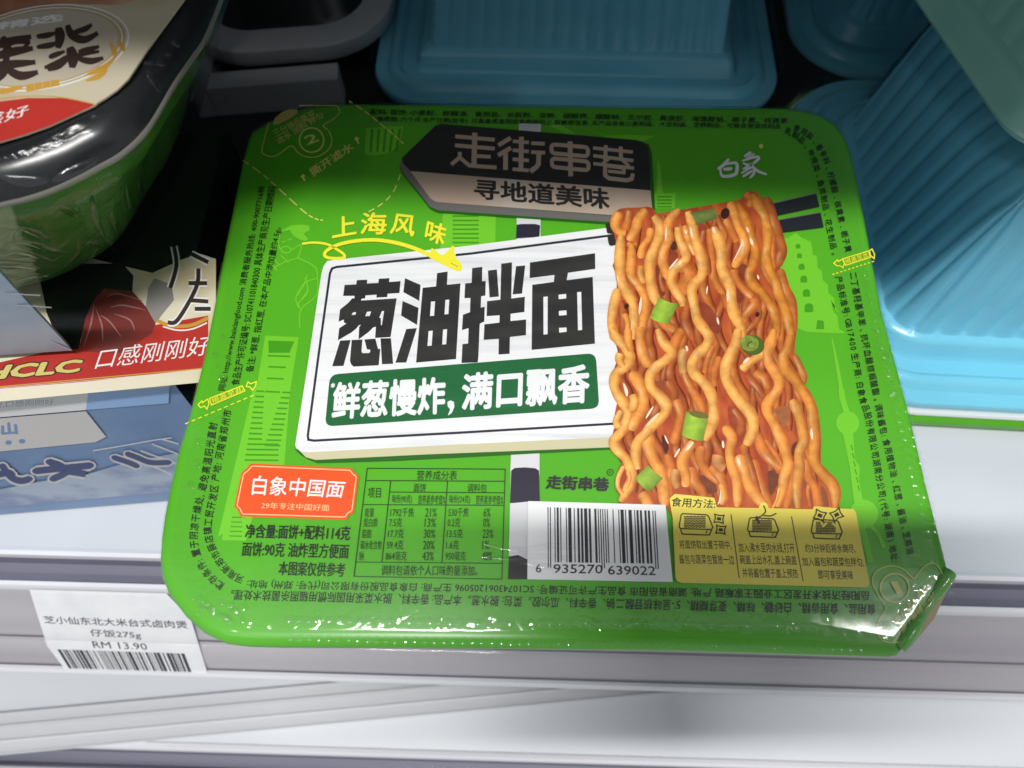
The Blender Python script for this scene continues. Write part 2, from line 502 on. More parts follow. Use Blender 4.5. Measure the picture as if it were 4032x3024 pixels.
# ------------------------------------------------------------------ ribbed plastic bowls
m_cyan = mat('bowl_cyan', S(124, 206, 232, 0.92), 0.22, 0.5, noise=(S(116, 198, 226, 0.92), (30, 30, 30), 0.4, 0.7), bump=((200, 200, 60), 0.05, 0.0004))
m_teal = mat('bowl_teal', S(140, 196, 184, 0.85), 0.3, 0.5, noise=(S(124, 182, 174, 0.85), (25, 25, 10), 0.4, 0.7))
m_lidw = mat('lid_edge_white', S(235, 238, 238, 0.9), 0.35)
m_lidg = mat('lid_green_plain', S(92, 176, 40, 0.8), 0.2, bump=((300, 90, 300), 0.5, 0.0006))
def bowl_surface(a, b, r, ribs=True, h=0.066, amp=0.0009, rib=0.0068, wide=0.021):
    """upside-down tray: flange at the bottom, ribbed walls, flat base on top"""
    seg, side = 26, 90
    base = rrect(a, b, r, 0, seg, side)
    prof = [(0.0004, 0.0, 0), (0, 0.0022, 0), (0.0006, 0.0034, 0), (0.0050, 0.0036, 0), (0.0064, 0.0052, 0), (0.0078, 0.0062, 0),
            (0.0092, 0.0062, 0), (0.0104, 0.0050, 0), (0.0112, 0.0036, 0), (wide-0.005, 0.0034, 0), (wide-0.0036, 0.0046, 0), (wide-0.0026, 0.0088, 0),
            (wide-0.001, 0.0100, 0), (wide+0.0006, 0.0104, 0.4), (wide+0.0012, 0.0118, 1), (wide+0.003, 0.025, 1), (wide+0.0062, h-0.016, 1), (wide+0.0078, h-0.008, 0.9),
            (wide+0.0098, h-0.003, 0.7), (wide+0.0130, h-0.0006, 0.4), (wide+0.019, h, 0), (wide+0.024, h-0.0008, 0)]
    rings = []
    for ins, z, ra in prof:
        P = rrect(a, b, r, ins, seg, side); s = 0.0; ring = []
        Lw = rrect(a, b, r, wide, seg, side)
        for i, (p, n) in enumerate(P):
            if i: s += (Lw[i][0] - Lw[i-1][0]).length
            q = p
            if ra and ribs:
                ph = (s/rib) % 1.0 - 0.5
                q = p - n*amp*ra*math.exp(-(ph/0.17)**2)
            ring.append((q.x, q.y, z))
        rings.append(ring)
    return loft(rings)
def flat_slab(a, b, r, z0, z1):
    r0 = [(p.x, p.y, z0) for p, n in rrect(a, b, r, 0.0006, 12, 30)]
    r1 = [(p.x, p.y, z0*0.6+z1*0.4) for p, n in rrect(a, b, r, 0, 12, 30)]
    r2 = [(p.x, p.y, z1) for p, n in rrect(a, b, r, 0.0005, 12, 30)]
    return loft([r0, r1, r2], True, True)
def inverted_bowl(label, loc, rz, m, a=0.155, b=0.136, r=0.028, lid=True, group='ribbed bowls stacked lid down', h=0.066, **kw):
    o = thing('noodle_bowl', label, 'bowl', loc, rz, group)
    z = 0.0
    if lid:
        v, f = flat_slab(a+0.0075, b+0.0075, r+0.003, 0.0, 0.0036); autosmooth(obj('lid', v, f, m_lidg, parent=o, local=True), 50)
        v, f = flat_slab(a+0.0030, b+0.0030, r+0.001, 0.0038, 0.0056); autosmooth(obj('lid_seal', v, f, m_lidw, parent=o, local=True), 50)
        z = 0.0057
    v, f = bowl_surface(a, b, r, h=h, **kw)
    autosmooth(obj('bowl_body', [(p[0], p[1], p[2]+z) for p in v], f, m, parent=o, local=True), 40)
    return o, z
right_bowl, _ = inverted_bowl('bright cyan ribbed plastic bowl lying lid down right of the green package', (0.2465, 0.1465, 0), R_(-2.5), m_cyan, b=0.140, r=0.033, h=0.064, rib=0.0082, amp=0.0010)
back_bowl, _ = inverted_bowl('shaded cyan ribbed bowl lying lid down behind the green package', (0.0925, 0.267, 0.009), R_(-1), m_cyan, lid=False, a=0.158, b=0.136, r=0.02)
shade_bowl, _ = inverted_bowl('dark shaded ribbed bowl lying lid down between and behind the two cyan bowls', (0.262, 0.292, 0.001), R_(-2), m_cyan, lid=False, a=0.155, b=0.136, r=0.03, h=0.064)
top_bowl, _ = inverted_bowl('greenish teal ribbed bowl stacked askew on top of the cyan bowl, upper right corner', (0.1895+0.075*math.cos(R_(14))-0.065*math.sin(R_(14)), 0.1100+0.075*math.sin(R_(14))+0.065*math.cos(R_(14)), 0.0835), R_(14), m_teal, lid=False, a=0.150, b=0.130, r=0.012, h=0.07, amp=0.0004, wide=0.0022)

# shrink film glints over the cyan bowls
m_wrap = film('shrink_wrap', rough=0.10, ior=1.18, scale=(90, 90, 60), dist=0.0008, strength=0.5)
def wrap_over(parent, a, b, r, h, z):
    rings = []
    for ins, zz in [(-0.001, 0.002), (-0.001, 0.007), (0.0195, 0.0125), (0.0285, h-0.004), (0.035, h+0.0018), (0.045, h+0.0018)]:
        rings.append([(p.x, p.y, zz+z) for p, n in rrect(a, b, r, ins, 12, 30)])
    v, f = loft(rings, False, True)
    return autosmooth(obj('clear_film', v, f, m_wrap, parent=parent, local=True), 70)
wrap_over(right_bowl, 0.155, 0.140, 0.033, 0.064, 0.0057)
wrap_over(back_bowl, 0.158, 0.136, 0.02, 0.066, 0.0)

# ------------------------------------------------------------------ boxed rice meals on the left
m_black = mat('tray_black', S(30, 32, 34), 0.25, 0.5, bump=((40, 40, 40), 0.15, 0.002))
m_wallg = mat('tray_wall_reflection', S(84, 140, 64), 0.16, 0.6, bump=((60, 60, 10), 0.2, 0.002))  # green reflection of the lid, put into the black tray's wall colour
m_creased = mat('sleeve_crease', S(168, 120, 116, 0.8), 0.4)
m_cream = mat('sleeve_cream', S(222, 214, 190, 0.9), 0.45, noise=(S(196, 176, 130, 0.9), (45, 60, 45), 0.5, 0.75))
m_red = mat('sleeve_red', S(188, 52, 44, 0.85), 0.4, noise=(S(172, 40, 36, 0.85), (30, 30, 30), 0.4, 0.7))
m_gold = mat('sleeve_gold', S(196, 150, 60, 0.9), 0.4)
m_goldp = mat('sleeve_pale_gold', S(206, 190, 110, 0.9), 0.4)
m_white = mat('sleeve_white', S(232, 232, 232, 0.9), 0.45)
m_whitep = mat('sleeve_offwhite', S(214, 210, 208, 0.9), 0.45)
m_sky = mat('sleeve_sky', S(150, 186, 232, 0.9), 0.4, noise=(S(138, 172, 216, 0.9), (20, 20, 20), 0.4, 0.7))
m_skyd = mat('sleeve_blue', S(120, 150, 190, 0.9), 0.4, noise=(S(104, 134, 176, 0.9), (30, 30, 30), 0.4, 0.7))
m_navy = mat('sleeve_navy', S(52, 66, 112), 0.45)
m_grey = mat('sleeve_grey_print', S(150, 152, 162), 0.5)
m_brown = mat('sleeve_brown_ink', S(52, 36, 30), 0.5)
m_food = mat('sleeve_food_picture', S(150, 96, 66), 0.45, noise=(S(206, 176, 150), (60, 60, 60), 0.4, 0.7))

def face_between(P0, P1, Q0, Q1):
    """plane patch from two photo edges P0-P1 and Q0-Q1 whose points are given with heights: (px, py, z)"""
    return [at(*P0), at(*P1), at(*Q1), at(*Q0)]
class Patch:
    """flat quad with photo-pixel drawing on its plane"""
    def __init__(self, quad, lift=0.0003):
        self.q = quad
        self.n = (quad[1]-quad[0]).cross(quad[3]-quad[0]).normalized()
        if self.n.dot(CAM-quad[0]) < 0: self.n = -self.n
        self.lift = lift
    def __call__(self, p, k):
        d = FWD + RIGHT*((p[0]-2016)/FPX) + DOWN*((p[1]-1512)/FPX)
        p0 = self.q[0] + self.n*(self.lift + k)
        return CAM + d*((p0-CAM).dot(self.n)/d.dot(self.n))

def solid(top_poly, bottom_poly):
    n = len(top_poly)
    v = list(top_poly) + list(bottom_poly)
    f = [tuple(range(n)), tuple(range(2*n-1, n-1, -1))] + [(i, n+i, n+(i+1) % n, (i+1) % n) for i in range(n)]
    return v, f

# lower box: tray + cardboard sleeve
low = thing('boxed_meal', 'tray meal in a red, white and blue cardboard sleeve, under the printed lid meal', 'boxed meal', (-0.08, 0.10, 0), 0, 'boxed rice meals')
def xz(x, y, z): return Vector((x, y, z))
ys = lambda x: 0.0568 + 0.10*(x+0.0064)           # front fold line of the sleeve top
XR = -0.0075
SEC = [(0.0, 0.072), (-0.0016, 0.0600), (-0.0070, 0.0006)]   # fold, bevel edge, bottom (dy, z)
xl = -0.19
front = []
vv, ff, mi = [], [], []
for x in (xl, XR):
    for dy, z in [(0.072, 0.0006), (0.072, 0.071), (0.067, 0.072)] + SEC:
        vv.append(xz(x, ys(x)+dy, z))
k = 6
for j in range(k-1): ff.append((j, j+1, k+j+1, k+j))
ff.append((k-1, 0, k, 2*k-1))
ff.append(tuple(range(k))); ff.append(tuple(range(2*k-1, k-1, -1)))
sl = obj('sleeve', vv, ff, [m_black, m_skyd], [0]*3 + [1]*2 + [0]*3, low)
Print.layer = 0
P_top = Patch([xz(xl, ys(xl), 0.072), xz(XR, ys(XR), 0.072), xz(XR, ys(XR)+0.067, 0.072), xz(xl, ys(xl)+0.067, 0.072)])
T = Print(P_top, 0.482)
T.poly(zO, [(-200, 1010), (330, 1010), (600, 1075), (720, 1020), (790, 1000), (850, 1020), (850, 1500), (-200, 1600)], m_cream)
# red band, gold rules, lettering on the sleeve top
T.poly(zLc, [(-300, 330), (0, 262), (450, 160), (800, 60), (1250, -40), (1700, -120), (1700, 310), (1590, 322), (700, 420), (0, 478), (-300, 500)], m_red)
T.poly(zLb, [(300, 700), (1000, 700), (1090, 800), (1080, 925), (850, 905), (770, 990), (705, 1130), (640, 1400), (500, 1400), (380, 1100)], m_black)
T.poly(zLb, [(640, 1420), (700, 1140), (770, 990), (850, 905), (1080, 925), (1190, 1050), (1270, 1190), (1240, 1270), (1000, 1430)], mat('sleeve_dark_red', S(150, 50, 46, 0.7), 0.4, noise=(S(118, 60, 56, 0.7), (60, 60, 60), 0.4, 0.7)))
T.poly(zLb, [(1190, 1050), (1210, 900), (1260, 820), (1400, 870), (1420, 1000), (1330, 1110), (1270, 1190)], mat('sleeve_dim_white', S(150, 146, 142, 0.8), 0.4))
for a_ in ([(870, 975), (960, 945), (1170, 1005)], [(900, 1060), (1000, 1040), (1190, 1080)], [(780, 1060), (830, 1200), (840, 1340)], [(820, 1120), (900, 1180), (990, 1300)], [(930, 1110), (1060, 1160), (1100, 1250)], [(680, 1380), (740, 1200), (770, 1020)]): T.line(zLb, a_, 13, mat('sleeve_crease', S(168, 120, 116, 0.8), 0.4), smooth=5, taper=lambda u: 0.2+0.8*math.sin(math.pi*u))
T.line(zLc, [(-300, 480), (0, 462), (700, 398), (1590, 318), (1700, 305)], 9, m_gold)
T.line(zLc, [(-300, 490), (0, 472), (700, 412), (1590, 330), (1700, 318)], 4, m_whitep)
T.line(zLc, [(1330, -30), (1450, 0), (1570, -10), (1690, -60)], 12, m_white, smooth=6)
T.line(zLc, [(1280, -80), (1400, -36), (1560, -40), (1700, -100)], 30, m_gold, smooth=6)
zT = zLb
for w_, mm in ((60, m_white), (34, m_brown)):
    T.line(zT, [(1690, 860), (1540, 860)], w_, mm); T.line(zT, [(1620, 740), (1600, 900), (1450, 1160), (1370, 1180)], w_, mm, smooth=6)
    T.line(zT, [(1560, 1000), (1700, 1010)], w_, mm); T.line(zT, [(1590, 1070), (1720, 1070)], w_, mm)
    T.line(zT, [(1560, 620), (1700, 690)], w_, mm); T.line(zT, [(1420, 560), (1440, 720), (1390, 900)], w_, mm, smooth=6)
T.text(zLc, '口感刚刚好', (770, 320), (1700, 200), (830, 150), m_white, tr=(1730, 40), bold=0.0)
T.build('top_print', sl)
T = Print(P_top, 0.482)
o_ = [('C', 40), ('L', 230), ('C', 420)]
T.text(zLc, 'HCLC', (-180, 428), (660, 350), (-100, 280), m_brown, tr=(700, 225), bold=0.09, shear=0.0)
T.text(zLc, 'HCLC', (-165, 415), (645, 342), (-90, 292), m_goldp, tr=(685, 235), bold=0.045, shear=0.0)
T.build('gold_lettering', sl)
P_bev = Patch([xz(xl, ys(xl), 0.072), xz(XR, ys(XR), 0.072), xz(XR, ys(XR)-0.0016, 0.060), xz(xl, ys(xl)-0.0016, 0.060)])
T = Print(P_bev, 0.482)
fold = lambda X: 489 - (489-385)/1400*X
edge = lambda X: 712 - (712-596)/1370*X
T.poly(zO, [zLc((-400, fold(-400))), zLc((745, fold(745))), zLc((700, edge(700)-1)), zLc((-400, edge(-400)-1))], m_white)
T.poly(zO, [zLc((745, fold(745))), zLc((1400, fold(1400)+2)), zLc((1385, 462)), zLc((720, 515))], m_cream)
T.poly(zO, [zLc((720, 515)), zLc((1385, 462)), zLc((1375, 597)), zLc((700, edge(700)-1))], m_sky)
T.text(zLc, '步松弹润带出米饱、', (-60, 545), (640, 505), (-55, 492), m_grey, tr=(640, 462))
T.text(zLc, '饭,口感刚刚好', (-60, 640), (440, 605), (-55, 585), m_grey, tr=(440, 560))
T.build('fold_print', sl)
P_fr = Patch([xz(xl, ys(xl)-0.0016, 0.060), xz(XR, ys(XR)-0.0016, 0.060), xz(XR, ys(XR)-0.007, 0.0006), xz(xl, ys(xl)-0.007, 0.0006)])
T = Print(P_fr, 0.482)
T.poly(zLc, [(-400, 745), (0, 720), (700, 662), (865, 870), (780, 915), (0, 990), (-400, 1020)], m_whitep)
T.text(zLc, '小山', (-160, 880), (150, 850), (-150, 775), m_skyd, tr=(135, 745), bold=0.05)
for x_ in (-40, 70, 180): T.disc(zLc, (x_, 925-0.1*x_), 13, m_skyd, ry=9)
T.poly(zLc, [(-400, 1330), (0, 1300), (300, 1240), (700, 1180), (1000, 1090), (1400, 1010), (1600, 990), (1600, 1310), (1350, 1322), (0, 1445), (-400, 1480)], mat('sleeve_pale_print', S(176, 188, 208, 0.9), 0.45, noise=(S(132, 148, 182, 0.9), (70, 120, 90), 0.42, 0.6)))
T.line(zLc, [(760, 985), (1000, 945), (1250, 900), (1400, 880)], 8, m_white, smooth=4)
for a_ in ([(1150, 985), (1440, 1090)], [(1240, 930), (1450, 1010)], [(1180, 1080), (1400, 1180)], [(1320, 890), (1460, 930)]): T.line(zLc, a_, 12, m_whitep)
for w_, mm in ((88, m_whitep), (56, m_navy)):
    T.line(zLc, [(-60, 1190), (60, 1165), (100, 1180)], w_, mm, smooth=10, caps=True); T.line(zLc, [(20, 1110), (90, 1200), (170, 1230), (240, 1215)], w_, mm, smooth=10, caps=True)
    T.line(zLc, [(290, 1150), (480, 1130), (740, 1105)], w_, mm, smooth=10, caps=True); T.line(zLc, [(400, 1075), (500, 1110), (540, 1160), (430, 1215)], w_, mm, smooth=10, caps=True)
    T.line(zLc, [(540, 1150), (700, 1175)], w_, mm)
    T.line(zLc, [(930, 1040), (1050, 1080), (1120, 1110)], w_*0.8, mm, smooth=10, caps=True); T.line(zLc, [(1040, 1010), (1120, 1040), (1230, 1080), (1380, 1080)], w_*0.8, mm, smooth=10, caps=True)
T.build('front_print', sl)
# tray of the lower box, sticking out of the sleeve end
ring = lambda ins, z: [(p.x-0.070, p.y+0.094, z) for p, n in rrect(0.205, 0.072, 0.022, ins, 12, 20)]
v, f = loft([ring(0.012, 0.001), ring(0.004, 0.052), ring(0.0, 0.054), ring(0.0, 0.060), ring(0.002, 0.0615), ring(0.006, 0.0615), ring(0.008, 0.058)], True, True)
autosmooth(obj('tray', v, f, m_black, parent=low), 40)

# upper box: tray with printed lid, film and a sleeve
up = thing('boxed_meal', 'black tray meal with a cream and red lid under wrinkled film, upper left corner', 'boxed meal', (-0.05, 0.11, 0.073), 0, 'boxed rice meals')
ZT = 0.1215                                       # level of the tray's lip
rim_px = [(980, -420), (900, -120), (810, 120), (745, 222), (680, 318), (628, 408), (579, 487), (521, 552), (455, 605), (386, 643), (300, 690), (193, 738), (90, 772), (0, 793), (-260, 860), (-420, 870)]
rim = [Vector(p) for p in catmull([at(x, y, ZT) for x, y in rim_px], 4)]
rim += [Vector((-0.15, 0.085, ZT)), Vector((-0.15, rim[0].y+0.004, ZT)), Vector((rim[0].x-0.012, rim[0].y+0.004, ZT))]
cen = Vector((-0.065, 0.13, ZT))
def shr(s, z): return [Vector((cen.x+(p.x-cen.x)*s, cen.y+(p.y-cen.y)*s, z)) for p in rim]
def low_(s, u, z): return [Vector((p.x-0.026*u, p.y+0.010*u, z)) for p in shr(s, z)]
v, f = loft([low_(0.96, 1.05, 0.0745), low_(0.975, 0.95, 0.080), low_(0.975, 0.20, ZT-0.006), low_(0.975, 0.05, ZT-0.002)], True, False)
autosmooth(obj('tray', v, f, m_wallg, parent=up), 50)
v, f = loft([shr(0.965, ZT-0.0016), shr(0.998, ZT-0.0012), shr(1.0, ZT-0.0004), shr(0.998, ZT+0.0004), shr(0.980, ZT+0.0026), shr(0.955, ZT+0.0040), shr(0.93, ZT+0.0044), shr(0.90, ZT+0.0040)], False, True)
autosmooth(obj('rim', v, f, m_black, parent=up), 45)
v, f = loft([shr(0.999, ZT-0.0016), shr(1.003, ZT-0.0012), shr(1.003, ZT-0.0006), shr(0.999, ZT-0.0002)], False, False)
autosmooth(obj('rim_highlight', v, f, mat('rim_highlight', S(120, 118, 112), 0.25), parent=up), 60)  # thin grey ring standing in for the highlight along the rim
ZP = ZT + 0.0050
Print.layer = 0
flatp = lambda zz: (lambda p, k: at(p[0], p[1], zz) + Vector((0, 0, k)))
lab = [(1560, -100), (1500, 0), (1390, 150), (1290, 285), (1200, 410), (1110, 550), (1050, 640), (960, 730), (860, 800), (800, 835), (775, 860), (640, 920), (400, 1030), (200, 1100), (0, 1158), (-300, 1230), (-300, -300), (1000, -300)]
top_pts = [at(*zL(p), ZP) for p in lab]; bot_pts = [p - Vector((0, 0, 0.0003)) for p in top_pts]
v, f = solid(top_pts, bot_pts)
lidp = obj('printed_lid', v, f, mat('lid_cream_shaded', S(196, 186, 162, 0.9), 0.45, noise=(S(176, 158, 120, 0.9), (45, 60, 45), 0.5, 0.75)), parent=up)  # darkened cream: the shade on this lid is put into its colour
T = Print(flatp(ZP), 0.482)
T.poly(zL, [(-300, -300), (1000, -300), (1240, -60), (1000, 40), (700, 35), (380, 90), (0, 150), (-300, 170)], m_food)
T.poly(zL, [(-300, 860), (0, 828), (230, 800), (500, 800), (700, 828), (772, 858), (640, 920), (400, 1030), (200, 1100), (0, 1158), (-300, 1230)], m_red)
T.line(zL, [(-300, 842), (0, 808), (230, 785), (500, 795), (772, 850)], 9, m_gold, smooth=5)
T.text(zL, '感好', (-180, 1070), (230, 935), (-140, 950), m_white, tr=(240, 850), bold=0.0, shear=0.0)
T.build('red_banner', lidp)
T = Print(flatp(ZP), 0.482)
em = lambda s, n=40: [(330+s*720*math.cos(2*math.pi*i/n)*1.0, 390+s*340*math.sin(2*math.pi*i/n)-0.13*s*(720*math.cos(2*math.pi*i/n))) for i in range(n)]
m_whe = mat('emblem_cream_shaded', S(180, 171, 152, 0.95), 0.45)  # darkened with the lid's cream to carry the same shade
T.line(zL, em(1.0), 10, m_white, closed=True)
T.poly(zL, em(0.97), mat('emblem_tan', S(170, 154, 118), 0.45))
T.line(zL, em(0.93), 7, m_white, closed=True)
T.poly(zL, em(0.88), m_whe)
for a_, b_ in (((900, 345), (940, 480)), ((940, 480), (690, 620)), ((900, 520), (720, 600)), ((700, 660), (880, 570)), ((-100, 760), (200, 700)), ((960, 330), (1010, 420))):
    T.line(zL, [a_, ((a_[0]+b_[0])/2+14, (a_[1]+b_[1])/2+10), b_], 26, m_gold, smooth=5, taper=lambda u: 0.3+1.4*math.sin(math.pi*u))
T.poly(zL, [(215, 692), (480, 648), (485, 700), (215, 752)], m_gold)
for i in range(1, 4): T.line(zL, [(215+66*i, 685-11*i), (215+66*i, 755-12*i)], 5, m_whe)
T.text(zL, '精选', (-40, 250), (520, 170), (-20, 185), m_white, tr=(520, 105), bold=0.03)
T.build('emblem', lidp)
T = Print(flatp(ZP), 0.482)
st = lambda pts, wd=66: T.line(zL, pts, wd, m_brown, smooth=6, taper=lambda u: 0.62+0.5*math.sin(math.pi*min(1, u*1.1)))
st([(-140, 395), (60, 345), (255, 300)]); st([(20, 300), (60, 400), (40, 520)]); st([(110, 350), (230, 345), (180, 400)], 34); st([(-60, 470), (100, 425), (270, 395)])
st([(-140, 560), (60, 530), (290, 508)]); st([(60, 480), (20, 600), (-90, 690)]); st([(50, 560), (170, 620), (310, 590)])
st([(300, 300), (380, 290), (455, 270)], 44); st([(300, 385), (400, 372), (470, 350)], 44); st([(478, 225), (490, 300), (475, 395)], 74)
st([(550, 205), (590, 290), (690, 325), (800, 270)], 62); st([(600, 265), (690, 240), (750, 200)], 44)
st([(570, 385), (595, 470), (590, 555)], 84); st([(400, 470), (450, 450), (530, 420)], 40); st([(640, 425), (710, 410), (810, 380)], 44)
st([(365, 555), (500, 500), (560, 470), (810, 420)], 44); st([(390, 570), (480, 540), (560, 480)], 44); st([(640, 480), (740, 500), (845, 475)], 50)
T.build('brown_lettering', lidp)
# sleeve of the upper box: only its front end shows
f0, f1, f2, f3 = at(-40, 1030, 0.117), at(285, 1380, 0.0745), at(-320, 1420, 0.0745), at(-480, 1010, 0.117)
bk = Vector((-0.0012, 0.0016, 0))
v, f = solid([f0, f1, f2, f3], [f0+bk, f1+bk, f2+bk, f3+bk])
s2 = obj('sleeve', v, f, mat('sleeve_pale_blue', S(156, 180, 210, 0.9), 0.35, noise=(S(184, 200, 222, 0.9), (26, 60, 60), 0.45, 0.7)), parent=up)
T = Print(Patch([f0, f1, f2, f3]), 0.482)
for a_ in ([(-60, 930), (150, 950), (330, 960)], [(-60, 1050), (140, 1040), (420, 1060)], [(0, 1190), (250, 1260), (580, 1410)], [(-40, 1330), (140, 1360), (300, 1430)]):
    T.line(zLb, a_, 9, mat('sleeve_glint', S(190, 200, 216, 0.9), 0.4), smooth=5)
T.poly(zLb, [(-60, 1195), (60, 1200), (110, 1230), (30, 1245), (-60, 1240)], m_navy)
T.poly(zLb, [(40, 1290), (200, 1320), (260, 1370), (120, 1360), (30, 1330)], mat('sleeve_blue_mid', S(92, 118, 164), 0.45), r=18)
T.build('front_print', s2)
# wrinkled film over the upper box
m_fw = film('wrinkled_film', rough=0.10, ior=1.22, scale=(34, 80, 26), dist=0.0020, detail=5, strength=0.9)
v, f = loft([low_(0.985, 0.95, 0.0755), low_(0.99, 0.7, 0.088), low_(0.995, 0.3, 0.108), shr(1.008, ZT-0.0022), shr(1.006, ZT+0.0012), shr(0.984, ZT+0.0038), shr(0.955, ZT+0.0052)], False, False)
autosmooth(obj('clear_film', v, f, m_fw, parent=up), 60)
from mathutils.bvhtree import BVHTree
def folds(name, parent, v, f, z, lines, rad, m):
    """fine creases standing proud of a film surface"""
    tree = BVHTree.FromPolygons([tuple(q) for q in v], f); V, F = [], []
    for ln in lines:
        P = []
        for p in catmull([z(q) for q in ln], 6):
            d = (FWD + RIGHT*((p.x-2016)/FPX) + DOWN*((p.y-1512)/FPX)).normalized()
            h = tree.ray_cast(CAM, d)
            if h[0] is not None: P.append((h[0], h[1] if h[1].dot(d) < 0 else -h[1]))
        n = len(P)
        if n < 3: continue
        for i, (p, nn) in enumerate(P):
            t_ = (P[min(i+1, n-1)][0]-P[max(i-1, 0)][0]).normalized(); s_ = nn.cross(t_).normalized()
            r_ = rad*(0.25+0.9*math.sin(math.pi*i/(n-1)))
            b0 = len(V)
            for k in range(7):
                a = math.pi*k/6
                V.append(p + s_*math.cos(a)*r_ + nn*((math.sin(a)*0.30 - 0.02)*r_))
            if i:
                for k in range(6): F.append((b0-7+k, b0-6+k, b0+k+1, b0+k))
    return autosmooth(obj(name, V, F, m, parent=parent), 80)
m_fold = film('film_fold', rough=0.06, ior=1.6, scale=(400, 400, 400), dist=0.0002)
folds('film_creases', up, v, f, zLb, [[(0,390),(200,420),(320,465),(400,520)], [(490,235),(560,268),(620,320)], [(640,500),(662,570),(580,690),(500,740)], [(740,140),(765,240),(780,330),(820,440),(870,530)], [(900,280),(940,380),(990,470)], [(100,710),(220,725),(330,750)],
    [(110,850),(300,800),(450,830)], [(720,520),(755,570)], [(770,520),(805,570)], [(0,640),(150,600),(300,640),(480,700)], [(1030,60),(1090,260),(1150,400)], [(1130,30),(1180,150),(1220,240)], [(30,540),(200,520),(420,590),(560,620)]], 0.0008, m_fold)
folds('film_creases', up, v, f, zL, [[(1200,490),(1225,530)], [(1440,330),(1430,380)], [(1370,430),(1385,460)], [(1300,490),(1330,540)], [(660,930),(700,970)], [(765,920),(785,970)], [(0,1220),(200,1170),(420,1100),(560,1040)], [(430,1480),(600,1400),(800,1290)], [(0,1440),(200,1480),(400,1470)], [(1210,560),(1260,660),(1310,750)]], 0.0008, m_fold)

# dim box at the back
far = thing('boxed_meal', 'dark tray meal in a grey sleeve, deep in the shade behind the stacked meals', 'boxed meal', (-0.031, 0.272, 0), R_(7), 'boxed rice meals')
m_sg = mat('sleeve_dim_grey', S(178, 178, 182), 0.5)
ring = lambda ins, z: [(p.x+0.0045, p.y, z) for p, n in rrect(0.085, 0.112, 0.03, ins, 12, 20)]
v, f = loft([ring(0.011, 0.022), ring(0.013, 0.024), ring(0.022, 0.055), ring(0.026, 0.057)], False, True)
autosmooth(obj('tray', v, f, m_black, parent=far, local=True), 40)
v, f = loft([ring(0.001, 0.0145), ring(0.0, 0.0155), ring(0.0, 0.0215), ring(0.001, 0.0222), ring(0.0115, 0.0222)], True, False)
autosmooth(obj('rim', v, f, m_sg, parent=far, local=True), 50)
v, f = box((-0.027, -0.066, 0.0017), (0.023, -0.0575, 0.0150)); obj('sleeve', v, f, m_sg, parent=far, local=True)
v, f = box((-0.0345, -0.066, 0.0017), (-0.0275, -0.030, 0.075)); obj('sleeve_edge', v, f, m_sg, parent=far, local=True)
# ------------------------------------------------------------------ the green noodle bowl
main = thing('noodle_bowl', 'green square instant noodle bowl with a printed lid, face up at the shelf front', 'instant noodles', (0.077, 0.070, 0))
m_lid = mat('lid_green', S(86, 176, 36, 0.94), 0.30, 0.5, noise=(S(93, 184, 40, 0.94), (12, 12, 12), 0.35, 0.7), bump=((300, 300, 300), 0.05, 0.0003))
m_lite = mat('print_light_green', S(118, 205, 48, 0.92), 0.32)
m_mid = mat('print_mid_green', S(70, 160, 26, 0.92), 0.32)
m_black2 = mat('print_black', S(44, 44, 44), 0.35, noise=(S(58, 57, 55), (70, 260, 70), 0.45, 0.7))
m_txt = mat('print_text', S(16, 24, 14), 0.4)
m_wht = mat('print_white', S(240, 241, 243, 0.93), 0.35)
m_board = mat('print_board_white', S(240, 241, 243, 0.95), 0.35, noise=(S(222, 224, 228, 0.9), (26, 420, 60), 0.5, 0.72))
m_beige = mat('print_beige', S(212, 206, 168, 0.9), 0.4)
m_dkg = mat('print_dark_green', S(28, 104, 56, 0.9), 0.38, noise=(S(40, 116, 66, 0.9), (120, 400, 100), 0.55, 0.7))
m_tan = mat('print_tan', S(192, 168, 150, 0.95), 0.35, noise=(S(208, 204, 190, 0.95), (26, 14, 14), 0.45, 0.68))
m_char = mat('print_charcoal', S(46, 44, 44), 0.35)
m_gry = mat('print_grey', S(112, 108, 106), 0.35)
m_post = mat('print_post_grey', S(222, 222, 226, 0.92), 0.35, noise=(S(206, 206, 212, 0.92), (30, 60, 30), 0.4, 0.7))
m_yel = mat('print_yellow', S(244, 236, 60, 0.95), 0.38)
m_yelp = mat('print_yellow_panel', S(236, 220, 92, 0.92), 0.38)
m_pale = mat('print_pale_line', S(234, 232, 124, 0.92), 0.38)
m_org = mat('print_orange_red', S(240, 88, 32, 0.92), 0.35)
m_orgl = mat('print_pale_orange', S(252, 206, 150, 0.95), 0.35)
m_ind = mat('print_indigo', S(44, 40, 56), 0.35)
m_bar = mat('print_bar', S(34, 34, 44), 0.4)

# outline of the lid, traced corner by corner
_s = 1.8228
out_px = [(531,296),(540,281),(563,266),(591,251),(618,239),(646,230),(690,222),(752,218),(900,219.5),(1100,222),(1300,224),(1526,226),(1690,227),(1735,232),(1775,243),(1806,261),(1828,288),(1843,322),(1855,372),(1874,468),(1893,568),(1912,668),(1943,782),(1974,897),(1992,973),(2010,1049),(2035,1145),(2056,1228),(2060,1246),(2056,1262),
          (2030,1300),(1990,1356),(1956,1406),(1947,1415),(1932,1418),(1800,1414.5),(1620,1409),(1454,1404.5),(1300,1402),(1106,1400),(900,1398.5),(700,1397.5),(600,1397),(530,1395),(481,1389),(436,1368),(394,1331),(357,1283),(343,1246),(338,1205),(341,1160),(348,1110),(359,1056),(376,980),(403,890),(433,773),(455,665),(482,522),(503,420),(517,352)]
edge_w = [at(x*_s, y*_s, ZL) for x, y in out_px]
cen = sum(edge_w, Vector((0, 0, 0)))/len(edge_w)
